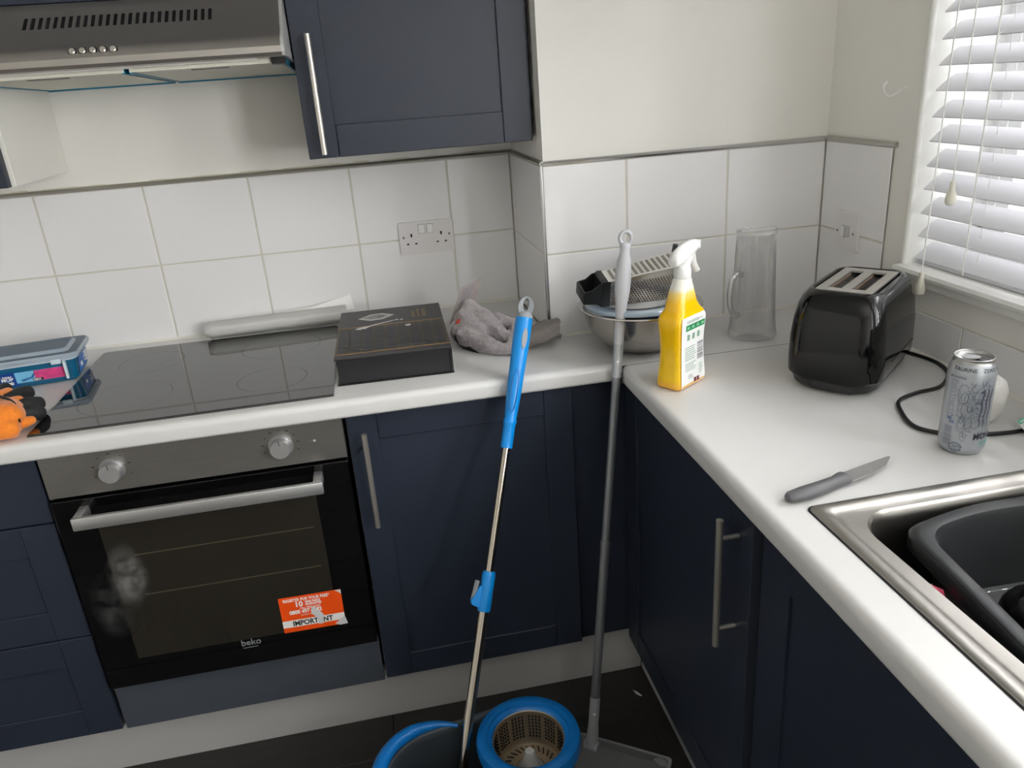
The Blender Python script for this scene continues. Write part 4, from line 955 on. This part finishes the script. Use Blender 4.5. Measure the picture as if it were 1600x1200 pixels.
b.faces.new([b.verts.new(p_) for p_ in fl]); bmesh.ops.triangulate(b, faces=b.faces[:]); bmesh.ops.solidify(b, geom=b.faces[:], thickness=.0006)
obj('loose_end', b, M_parch, pr_)

# ------------------------------------------------------------------ blue wipes box
bb = thing('wipes_box', 'blue plastic tub of mop wipes with clear lid left of the hob', 'box', (-.437, -.255, ZW), math.radians(7))
M_blu = mat('tub_blue', (10, 92, 128), .18, spec=.6, coat=.3); M_nav = mat('tub_navy_print', (20, 66, 140), .3); M_lidc = thin_glass('clear_lid', tint=(.90, .94, .97), edge=.15, base=.05, rough=.10, body=(214, 228, 240), bodyw=.72, k=.3)
def tr(x0, x1, y0, y1, r, z): return rr(x0, x1, y0, y1, r, z, 5)
b = BM(); loft(b, [tr(-.305, -.012, .006, .122, .010, .0015), tr(-.312, -.006, .001, .127, .014, .006), tr(-.320, 0, -.006, .134, .016, .055)], True, True); obj('tub', b, M_blu, bb, smooth=40)
b = BM(); loft(b, [tr(-.322, .002, -.008, .136, .016, .0545), tr(-.322, .002, -.008, .136, .016, .0565), tr(-.316, -.004, -.003, .131, .014, .060)], True, True); obj('rim', b, mat('tub_rim_white', (222, 228, 232), .3), bb, smooth=40)
b = BM(); loft(b, [tr(-.328, .008, -.014, .142, .018, .058), tr(-.329, .010, -.015, .143, .018, .066), tr(-.326, .006, -.011, .139, .016, .071), tr(-.306, -.014, .008, .120, .014, .071), tr(-.300, -.020, .014, .114, .012, .078)], False, True)
bmesh.ops.solidify(b, geom=b.faces[:], thickness=.0012); obj('lid', b, M_lidc, bb, smooth=40)
def fy(z): return .001-.007*(z-.006)/.049   # front face lean
def front_patch(name, x0, x1, z0, z1, m, lift=.0006):
    b = BM(); b.faces.new([b.verts.new(p_) for p_ in ((x0, fy(z0)-lift, z0), (x1, fy(z0)-lift, z0), (x1, fy(z1)-lift, z1), (x0, fy(z1)-lift, z1))]); return obj(name, b, m, bb)
front_patch('brand_panel', -.31, -.126, .008, .043, M_nav); front_patch('picture_panel', -.132, -.022, .014, .041, mat('print_sky', (120, 190, 225), .35), .0010)
M_pinkp = mat('print_pink', (206, 66, 128), .4, noise=.5, nscale=70); front_patch('flower_print', -.092, -.022, .0145, .0405, M_pinkp, .0014)
b = BM(); prism(b, [(-.118, .018), (-.096, .024), (-.090, .034), (-.094, .034), (-.100, .026), (-.122, .022)], 'y', fy(.03)-.0022, fy(.03)-.0014); obj('mop_picture', b, mat('print_steelblue', (44, 96, 150), .4), bb)
b = bx(-.098, -.076, fy(.018)-.0024, fy(.018)-.0014, .0155, .0215); obj('new_panel', b, M_bk, bb)
obj('lettering', text_bm('NEW', .0068, face_y(-.0965, fy(.018)-.0028, .0162), ext=.0001, bold=.0002), M_wp, bb)
obj('lettering', text_bm('SPEED', .0118, face_y(-.170, fy(.03)-.0012, .0315), ext=.0001, bold=.0004), M_wp, bb); obj('lettering', text_bm('MOP', .0118, face_y(-.162, fy(.025)-.0012, .0225), ext=.0001, bold=.0004), M_wp, bb)
obj('capsule_label', bx(-.172, -.139, fy(.015)-.0012, fy(.015)-.0006, .0125, .0190, bev=.0004), M_wp, bb)
# end label
b = BM(); b.faces.new([b.verts.new(p_) for p_ in ((-.0045, .022, .010), (-.0045, .112, .010), (.0004, .114, .050), (.0004, .020, .050))]); obj('end_label', b, mat('end_label_blue', (24, 104, 190), .35), bb)
b = BM()
for i in range(7): box(b, -.001, .0012, .070+random.uniform(0, .02), .100+random.uniform(0, .012), .022+i*.0038, .0236+i*.0038)
box(b, -.001, .0010, .036, .046, .024, .033); obj('end_print', b, M_wp, bb)
# clip (hinge tab) on the corner
b = BM(); box(b, -.050, -.028, -.0175, -.012, .050, .0615, bev=.003); box(b, -.026, -.020, -.0185, -.007, .012, .056, bev=.002); obj('corner_tab', b, mat('tab_clear', (206, 222, 230), .25), bb, smooth=40)

# ------------------------------------------------------------------ remeshed soft things (gloves, cloth)
def soft(name, bm, m, parent, voxel, disp=0, dscale=.05, smooth_it=4, label=None):
    o = obj(name, bm, m, parent, label=label)
    r = o.modifiers.new('remesh', 'REMESH'); r.mode = 'VOXEL'; r.voxel_size = voxel; r.use_smooth_shade = True
    s = o.modifiers.new('smooth', 'SMOOTH'); s.iterations = smooth_it; s.factor = .6
    if disp:
        t = bpy.data.textures.new(name+'_fold', 'CLOUDS'); t.noise_scale = dscale; t.noise_depth = 3
        d_ = o.modifiers.new('folds', 'DISPLACE'); d_.texture = t; d_.strength = disp; d_.mid_level = .5; d_.texture_coords = 'LOCAL'
    return o
def chain(bm, pts, n=12):
    for (p0, r0), (p1, r1) in zip(pts, pts[1:]):
        p0, p1 = Vector(p0), Vector(p1); k_ = max(2, int((p1-p0).length/(min(r0, r1)*.45)))
        for i in range(k_+1):
            t = i/k_; r_ = r0+(r1-r0)*t; bmesh.ops.create_uvsphere(bm, u_segments=n, v_segments=8, radius=r_, matrix=Matrix.Translation(p0.lerp(p1, t)))
M_glo = mat('glove_orange', (240, 132, 32), .75, noise=.12, nscale=120, bump=.6, bscale=350, sheen=.3); M_glb = mat('glove_black', (34, 35, 36), .65, bump=.4, bscale=250)
gl = thing('work_glove', 'orange knitted work glove with black rubber fingers, beside the blue tub', 'glove', (-.49, -.50, ZW+.001))
g0 = Vector((-.49, -.50, 0))
def G(x, y, z): return (x-g0.x, y-g0.y, z)
b = BM(); chain(b, [(G(-.560, -.590, .032), .030), (G(-.505, -.578, .036), .036), (G(-.475, -.560, .034), .034), (G(-.490, -.515, .032), .030)]); chain(b, [(G(-.520, -.605, .022), .020), (G(-.462, -.588, .022), .020)]); chain(b, [(G(-.530, -.520, .030), .030), (G(-.545, -.465, .028), .022)])
soft('cuff_and_palm', b, M_glo, gl, .004, .007, .02, 5)
b = BM()
fing = [((-.548, -.440), (-.560, -.390), (-.566, -.335), .0150, .034), ((-.515, -.465), (-.506, -.425), (-.500, -.392), .0165, .038), ((-.484, -.500), (-.466, -.480), (-.455, -.464), .0170, .034), ((-.468, -.530), (-.450, -.516), (-.440, -.505), .0165, .028)]
for (a, c_, e_, r_, z) in fing: chain(b, [(G(*a, z), r_*1.05), (G(*c_, z-.004), r_), (G(*e_, z-.010), r_*.95)])
soft('rubber_fingers', b, M_glb, gl, .0036, .002, .02, 3)
b = BM()
for (a, c_, e_, r_, z) in fing[:3]: chain(b, [(G(a[0]-.010, a[1]-.010, z+.010), r_*.95), (G(c_[0]-.012, c_[1]-.006, z+.008), r_*.70)])
chain(b, [(G(-.452, -.560, .020), .012), (G(-.440, -.545, .018), .010)])
soft('finger_backs', b, M_glo, gl, .0036, 0, .02, 3)
b = BM(); tube(b, spline([G(-.575, -.500, .048), G(-.530, -.500, .064), G(-.490, -.520, .066), G(-.458, -.548, .056), G(-.446, -.580, .030)], 5), .0030, 8); obj('wrist_band', b, M_black, gl, smooth=True)

ct = thing('microfibre_cloth', 'crumpled grey microfibre mop cloth in the corner behind the blue mop', 'cloth', (.55, -.40, ZW))
M_clo = mat('cloth_grey', (158, 150, 152), .9, noise=.45, nscale=200, bump=1.0, bscale=300, sheen=.5)
c0 = Vector((.55, -.40, 0))
def Cc(x, y, z): return (x-c0.x, y-c0.y, z)
b = BM()
chain(b, [(Cc(.462, -.345, .028), .026), (Cc(.478, -.335, .060), .026), (Cc(.490, -.320, .085), .016)])
chain(b, [(Cc(.490, -.320, .080), .018), (Cc(.520, -.350, .056), .022), (Cc(.550, -.400, .030), .018), (Cc(.566, -.425, .015), .012)])
chain(b, [(Cc(.468, -.375, .026), .026), (Cc(.500, -.430, .020), .020), (Cc(.535, -.465, .016), .015), (Cc(.562, -.478, .016), .015)])
chain(b, [(Cc(.480, -.350, .040), .030), (Cc(.500, -.375, .030), .026)])
chain(b, [(Cc(.520, -.320, .050), .018), (Cc(.560, -.345, .045), .017), (Cc(.590, -.370, .035), .017), (Cc(.575, -.420, .018), .016), (Cc(.560, -.455, .018), .013)])
chain(b, [(Cc(.545, -.400, .018), .016), (Cc(.590, -.440, .016), .014)])
soft('bundle', b, M_clo, ct, .0034, .017, .030, 1)
b = BM()   # open end of the cloth sleeve, right of the mop
P_ = []
for j in range(9):
    t = j/8
    for i in range(20):
        a = 2*PI*i/19; wv = .003*math.sin(a*5+t*4)
        cx_, cy2, cz_ = .595+.088*t, -.440+.012*t, .027+.010*t
        P_.append(Cc(cx_+(.006+wv)*math.cos(a)*.5, cy2+(.036+wv)*math.cos(a)*(1-.1*t), cz_+(.022+wv)*math.sin(a)))
vv = [b.verts.new(p_) for p_ in P_]
for j in range(8):
    for i in range(19): b.faces.new((vv[j*20+i], vv[j*20+i+1], vv[(j+1)*20+i+1], vv[(j+1)*20+i]))
bmesh.ops.remove_doubles(b, verts=b.verts, dist=.0001); bmesh.ops.solidify(b, geom=b.faces[:], thickness=.004)
o = obj('sleeve_end', b, mat('cloth_backing', (126, 120, 116), .9, noise=.15, nscale=120, bump=.5, bscale=200), ct, smooth=60)
t_ = bpy.data.textures.new('sleeve_fold', 'CLOUDS'); t_.noise_scale = .03; d_ = o.modifiers.new('folds', 'DISPLACE'); d_.texture = t_; d_.strength = .018; d_.texture_coords = 'LOCAL'
b = BM(); q = [(.531, -.300, .146), (.508, -.302, .090), (.437, -.318, .040), (.470, -.300, .100)]
q = [(.532, -.298, .148), (.507, -.300, .092), (.436, -.310, .040), (.474, -.300, .127)]
b.faces.new([b.verts.new(Cc(*p_)) for p_ in q]); bmesh.ops.solidify(b, geom=b.faces[:], thickness=.0008); obj('card_sleeve', b, mat('card_grey', (196, 186, 184), .6), ct, label='pale printed card leaflet')
def cq(s, t): A_, B_, C_, D_ = [Vector(p_) for p_ in (q[3], q[2], q[1], q[0])]; return A_.lerp(B_, t).lerp(D_.lerp(C_, t), s)
b = BM()
for i in range(7):
    t = .12+i*.07; p0, p1, p2, p3 = cq(.15, t), cq(.15+random.uniform(.4, .68), t), cq(.15+.5, t+.02), cq(.15, t+.02)
    b.faces.new([b.verts.new(Cc(p_.x, p_.y-.0014, p_.z)) for p_ in (p0, p1, p2, p3)])
obj('card_print', b, M_cg, ct)
b = BM(); blob(b, Cc(.456, -.345, .048), (.010, .012, .020), (0, .5, 0)); obj('red_tag', b, mat('tag_red', (190, 72, 52), .6), ct, smooth=True)
b = BM(); tube(b, spline([Cc(.446, -.345, .042), Cc(.448, -.37, .022), Cc(.462, -.395, .010), Cc(.49, -.43, .006)], 5), .008, 8, flat=.4); obj('dark_binding', b, MATS['glove_black'], ct, smooth=True)

# ------------------------------------------------------------------ spin mop and bucket
def frame_line(A, B):
    A, B = Vector(A), Vector(B); z = (B-A).normalized(); return A, z
mA, mdir = frame_line((.266, -1.020, .051), (.585, -.566, 1.059)); mlen = (Vector((.585, -.566, 1.059))-mA).length
def on_mop(z): return (z-mA.z)/mdir.z
rotq = mdir.to_track_quat('Z', 'Y').to_euler()
sm = thing('spin_mop', 'blue and chrome spin mop leaning on the worktop edge', 'mop', tuple(mA), rot=tuple(rotq))
M_bl = mat('mop_blue', (0, 134, 214), .38, coat=.1); M_gy = mat('mop_grey', (136, 140, 144), .45); M_ch = mat('mop_chrome', (176, 168, 156), .14, 1)
def lz(prof, n=24):
    b = BM(); lathe(b, prof, n, cap0=True, cap1=True); return b
s1, s2, s3, s4, s5 = on_mop(.482), on_mop(.553), on_mop(.776), on_mop(1.018), mlen
obj('lower_pole', lz([(.0105, .03), (.0105, s1+.01)]), M_ch, sm, smooth=True)
obj('upper_pole', lz([(.0085, s2-.01), (.0085, s3+.01)]), M_ch, sm, smooth=True)
b = lz([(.0128, s1), (.0138, s1+.004), (.0138, s2-.006), (.0118, s2)]); 
obj('clamp', b, M_bl, sm, smooth=40)
R_inv = rotq.to_matrix().inverted()
vdir = R_inv @ Vector((-1, -.1, 0)); vdir.z = 0; vdir.normalize()   # lever points to the left
Mz = Matrix.Rotation(math.atan2(vdir.y, vdir.x), 4, 'Z')
b = BM(); prism(b, [(.010, s1+.006), (.028, s1+.012), (.030, s1+.020), (.016, s1+.050), (.010, s1+.052)], 'y', -.007, .007); xform(b, Mz); obj('clamp_block', b, M_bl, sm)
b = BM(); tube(b, [(.026, 0, s1+.022), (.024, 0, s1+.040), (.022, 0, s1+.060)], .003, 8, flat=1.8); xform(b, Mz); obj('clamp_lever', b, M_gy, sm, smooth=True)
obj('grip', lz([(.0125, s3), (.0128, s3+.050), (.0138, s3+.052), (.0138, s3+.060), (.0125, s3+.063), (.0138, s3+.080), (.0160, s3+.13), (.0182, s4-.05), (.0184, s4-.02), (.0178, s4)]), M_bl, sm, smooth=40)
pdir = R_inv @ Vector((-.25, -1.55, .45)).normalized(); pdir.z = 0; pdir.normalize(); Mp = Matrix.Rotation(math.atan2(pdir.y, pdir.x), 4, 'Z')
# hang loop (grey cap with an oval hole), flat normal towards the room
b = BM(); n = 28; OU, IN = [], []
Lc = s5-s4
for i in range(n):
    a = 2*PI*i/n; c_, s_ = math.cos(a), math.sin(a)
    OU.append((.0178*c_, s4+Lc*.46+Lc*.54*s_ if s_ > 0 else s4+Lc*.46+Lc*.46*s_)); IN.append((.0062*c_, s4+Lc*.58+Lc*.29*s_))
def ringat(pts, x, k_=1): return [(x, p_[0]*k_, s4+Lc*.5+(p_[1]-s4-Lc*.5)*k_) for p_ in pts]
rings = [ringat(IN, .010), ringat(OU, .0115, .90), ringat(OU, .005), ringat(OU, -.005), ringat(OU, -.0115, .90), ringat(IN, -.010), ringat(IN, .010)]
loft(b, rings, False, False); lathe(b, [(.0178, s4), (.0176, s4+.006), (.014, s4+.012)], 24, cap0=True, cap1=True); xform(b, Mp)
obj('hanging_loop', b, M_gy, sm, smooth=50)
b = BM(); prism(b, [(x, z) for x, z in [(.0058*math.cos(2*PI*i/20), s4-.045+.022*math.sin(2*PI*i/20)) for i in range(20)]], 'x', .0150, .0190); xform(b, Mp @ Matrix.Rotation(.35, 4, 'Z')); obj('thumb_pad', b, M_gy, sm, smooth=40)
b = BM()
Pg = []
for i in range(25):
    a = 2*PI*i/24; Pg.append((.0070*math.cos(a), s3+.120+.045*math.sin(a)))
tube(b, [(math.sqrt(max((.0155+.0018*(z-s3-.075)/.09)**2-x*x, 0)), x, z) for x, z in Pg], .0008, 6, cap=False); xform(b, Mp); obj('grip_groove', b, mat('mop_blue_dark', (0, 98, 170), .4), sm, smooth=True)
obj('head_socket', lz([(.020, .0), (.020, .05), (.014, .065), (.0125, .12)]), mat('socket_dark', (70, 72, 76), .45), sm, smooth=40)

bu = thing('spin_bucket', 'blue rimmed mop bucket with steel spinner basket on the floor', 'bucket', (.36, -1.00, 0))
M_bk2 = mat('bucket_blue', (8, 112, 190), .35, coat=.2); M_bkd = mat('bucket_grey', (58, 64, 70), .5)
RC = Vector((.455, -.952)); RR = .102       # spinner ring
LC = Vector((.272, -.988)); LR = .116      # water lobe
ZR = .255
def hull(rA, rB, z, n=40):
    """egg outline around the two lobes"""
    d_ = (RC-LC); L_ = d_.length; a0 = math.atan2(d_.y, d_.x); be = math.acos(max(-1, min(1, (rB-rA)/L_))); out = []
    for i in range(n//2+1): a = a0-(PI-be)+2*(PI-be)*i/(n//2); out.append((RC.x+rA*math.cos(a), RC.y+rA*math.sin(a), z))
    for i in range(n//2+1): a = a0+(PI-be)+(2*be)*i/(n//2); out.append((LC.x+rB*math.cos(a), LC.y+rB*math.sin(a), z))
    return out
b = BM(); loft(b, [hull(.075, .090, .002), hull(.082, .098, .012), hull(RR-.008, LR-.004, ZR-.012)], True, False)
loft(b, [hull(RR-.008, LR-.004, ZR-.012), hull(RR-.011, LR-.007, ZR-.012), hull(.079, .095, .014), hull(.07, .085, .010)], False, True)
obj('tub', b, M_bkd, bu, smooth=40, at='world')
b = BM()
o_ = hull(RR+.002, LR+.004, 0); i_ = hull(RR-.012, LR-.012, 0)
def wz(p_): t = max(0, min(1, (p_[0]-LC.x+LR)/(RC.x-LC.x+LR))); return ZR-.020+.020*t
loft(b, [[(x, y, wz((x, y))+dz) for x, y, _ in ring] for ring, dz in ((i_, -.010), (i_, .004), (hull(RR-.008, LR-.007, 0), .009), (hull(RR-.002, LR-.001, 0), .008), (o_, .001), (o_, -.016), (hull(RR-.003, LR-.001, 0), -.018))], False, False)
obj('rim', b, M_bkd, bu, smooth=60, at='world')
# collar ring round the spinner
b = BM(); lathe(b, [(RR+.003, ZR-.018), (RR+.0045, ZR-.004), (RR+.001, ZR+.008), (RR-.010, ZR+.0125), (RR-.018, ZR+.0105), (RR-.020, ZR+.004), (RR-.025, ZR+.003), (RR-.029, ZR-.001), (RR-.030, ZR-.010)], 64, (RC.x, RC.y)); obj('spinner_collar', b, M_bk2, bu, smooth=50, at='world')
b = BM(); rb = RR-.031; zb = ZR-.085
lathe(b, [(rb+.002, ZR-.001), (rb, ZR-.002), (rb-.003, zb+.006), (rb-.008, zb), (rb-.026, zb-.002), (.030, zb-.004), (.022, zb-.004)], 64, (RC.x, RC.y))
M_bask = mat('basket_steel', (186, 172, 150), .38, .9)
bk_ = obj('basket', b, M_bask, bu, smooth=40, at='world')
b = BM(); 
for i in range(60):
    a = 2*PI*i/60
    if i % 5 >= 4: continue
    for j in range(7):
        rr_ = rb-.0012-.003*(j/7); z = ZR-.014-j*.0085
        mt = Matrix.Translation((RC.x+rr_*math.cos(a), RC.y+rr_*math.sin(a), z)) @ Matrix.Rotation(a, 4, 'Z')
        q_ = BM(); box(q_, -.0012, .0012, -.0015, .0015, -.0018, .0018); xform(q_, mt); join(b, q_)
o = obj('basket_holes', b, M_dark, bu, at='world'); o['kind'] = 'stuff'
slo = None
for i in range(30):
    a = 2*PI*i/30
    if slo is None: slo = obj('basket_slot', bx(-.0075, .0075, -.0012, .0012, -.0004, .0006), M_dark, bu)
    sl_o = slo if i == 0 else copyto(slo, bu, (0, 0, 0))
    sl_o.location = Vector((RC.x+(rb-.018)*math.cos(a), RC.y+(rb-.018)*math.sin(a), zb-.0008))-bu.location; sl_o.rotation_euler = (0, 0, a+.5)
b = BM(); lathe(b, [(.028, zb-.004), (.028, zb+.003), (.024, zb+.009), (.0215, zb+.014), (.021, zb+.020), (.017, zb+.028), (.0130, zb+.033), (.0120, zb+.045), (.009, zb+.050), (0, zb+.051)], 28, (RC.x, RC.y)); obj('centre_post', b, mat('post_white', (200, 198, 194), .35), bu, smooth=50, at='world')
b = BM(); lathe(b, [(.021, zb-.003), (.040, zb-.001), (.041, zb+.002), (.030, zb+.003)], 36, (RC.x, RC.y)); obj('hub_plate', b, M_bask, bu, smooth=50, at='world')
# blue carrying handle sweeping round the water lobe
b = BM(); pts = []; rad = []
for i in range(25):
    t = i/24; a = math.radians(66+190*t)
    pts.append((LC.x+(LR+.003)*math.cos(a), LC.y+(LR+.003)*math.sin(a), ZR-.006+.010*math.sin(PI*t))); rad.append(.004+.010*min(1, t*4)*min(1, (1-t)*4))
tube(b, pts, .013, 12, radii=rad, flat=1.25); obj('carry_handle', b, M_bk2, bu, smooth=True, at='world')
# mop head inside the bucket
b = BM(); hl = Vector((.266, -1.020, .016))
for i in range(90):
    a = random.uniform(0, 2*PI); r_ = random.uniform(.04, .066)
    p0 = Vector((.266, -1.020, .052)); p1 = p0+Vector((math.cos(a)*r_*.6, math.sin(a)*r_*.6, .004)); p2 = p0+Vector((math.cos(a)*r_, math.sin(a)*r_, -.034))
    tube(b, [p0, p1, p2], .004, 5)
MI = (Matrix.Translation(sm.location) @ rotq.to_matrix().to_4x4()).inverted(); xform(b, MI)
o = obj('mop_strands', b, mat('strand_white', (190, 190, 186), .9), sm, smooth=True); o['kind'] = 'stuff'

# ------------------------------------------------------------------ grey flat mop
gA = Vector((.628, -.793, .030)); gB = Vector((.7985, -.5895, 1.188)); gd = (gB-gA).normalized(); gl_ = (gB-gA).length
rg2 = gd.to_track_quat('Z', 'Y').to_euler()
fm = thing('flat_mop', 'grey telescopic flat mop standing in the corner with looped handle', 'mop', tuple(gA), rot=tuple(rg2))
M_pg = mat('mop_pole_grey', (132, 134, 138), .36, .6); M_hg = mat('mop_handle_grey', (196, 197, 202), .38)
og = lambda z: (z-gA.z)/gd.z
obj('lower_pole', lz([(.0105, .05), (.0105, og(.515))]), M_pg, fm, smooth=True)
obj('middle_pole', lz([(.0095, og(.50)), (.0095, og(.885))]), M_pg, fm, smooth=True)
obj('joint_collar', lz([(.0112, og(.503)), (.0112, og(.520))]), M_pg, fm, smooth=40)
obj('joint_collar', lz([(.0118, og(.03)), (.0118, og(.145)), (.0105, og(.147))]), mat('mop_plastic_mid', (146, 147, 150), .45), fm, smooth=40)
obj('upper_pole', lz([(.0105, og(.880)), (.0105, og(.955))]), mat('mop_pole_light', (178, 180, 184), .3, .5), fm, smooth=True)
z0, z1 = og(.950), og(1.150)
obj('grip', lz([(.0105, z0), (.0108, z0+.06), (.0125, z0+.085), (.0165, z0+.115), (.0172, z0+.14), (.0150, z0+.175), (.0100, z1-.014), (.0105, z1-.004), (.0120, z1+.004), (.0085, z1+.007)]), M_hg, fm, smooth=60)
ri = rg2.to_matrix().inverted(); pd = ri @ Vector((-.33, -1.53, .5)).normalized(); pd.z = 0; pd.normalize(); Mg = Matrix.Rotation(math.atan2(pd.y, pd.x), 4, 'Z')
b = BM(); rc_ = z1+.0165
tube(b, [(0, (.0118*math.cos(2*PI*i/32)), rc_+.0135*math.sin(2*PI*i/32)) for i in range(33)], .0044, 10, cap=False, flat=1.0); 
for v in b.verts: v.co.x *= 1.4
xform(b, Mg); obj('hanging_loop', b, M_hg, fm, smooth=True)
b = BM()
for z in (og(.885)+.03, og(.11)):
    lathe_b = BM(); lathe(lathe_b, [(.003, 0), (.003, .002), (.0, .003)], 10); xform(lathe_b, Mg @ Matrix.Translation((.0100, 0, z)) @ Matrix.Rotation(PI/2, 4, 'Y')); join(b, lathe_b)
obj('lock_button', b, M_wp, fm, smooth=True)
# plate, in world coordinates, carried by the mop
FI = (Matrix.Translation(gA) @ rg2.to_matrix().to_4x4()).inverted()
ang = math.atan2(-.830+.731, .756-.613); PC = Vector((.640, -.828, 0))
PM = Matrix.Translation((PC.x, PC.y, .004)) @ Matrix.Rotation(ang, 4, 'Z')
b = BM(); prism(b, rrect(.152, .058, .010, 4), 'z', .002, .011); xform(b, FI @ PM); obj('head_plate', b, mat('mop_plate', (150, 150, 152), .5), fm)
b = BM(); prism(b, rrect(.148, .054, .010, 4), 'z', -.0035, .002); xform(b, FI @ PM); obj('pad', b, mat('mop_pad', (176, 174, 168), .9), fm)
b = BM(); loft(b, [[(x, y, .011) for x, y in rrect(.145, .051, .010, 4)], [(x, y, .0145) for x, y in rrect(.125, .030, .010, 4)]], False, True); xform(b, FI @ PM); obj('plate_dish', b, mat('mop_plate_dark', (112, 112, 114), .5), fm)
for sx_, sy_2 in ((1, 1), (1, -1), (-1, 1), (-1, -1)):
    b = BM(); lathe(b, [(.0145, .011), (.014, .0135), (.010, .0145), (0, .0140)], 20); xform(b, FI @ PM @ Matrix.Translation((sx_*.128, sy_2*.036, 0)) @ Matrix.Diagonal((1.1, .8, 1, 1))); obj('cloth_gripper', b, mat('gripper_grey', (140, 140, 142), .5), fm, smooth=True)
b = BM(); box(b, -.018, .018, -.016, .016, .012, .040, bev=.005); xform(b, FI @ PM @ Matrix.Translation((-.02, .03, 0))); xform(b, Matrix.Identity(4))
b.free()
b = BM(); tube(b, [(-.0175, 0, -.004), (.0175, 0, -.004)], .013, 14); lathe(b, [(.0145, -.006), (.0135, .03), (.0118, .05)], 20, cap0=True, cap1=True); obj('swivel_joint', b, MATS['mop_plastic_mid'], fm, smooth=40)

# ------------------------------------------------------------------ floor scrap
b = BM(); v = [b.verts.new(p_) for p_ in ((-.006, .012, .001), (.001, .002, .0035), (.012, -.014, .001), (.006, -.016, .002), (-.003, -.008, .004))]; b.faces.new(v); bmesh.ops.solidify(b, geom=b.faces[:], thickness=.0008)
o = obj('paper_scrap', b, M_paper); o.location = (.790, -.640, .0012); tag(o, 'tiny torn scrap of white paper on the floor by the corner', 'scrap')
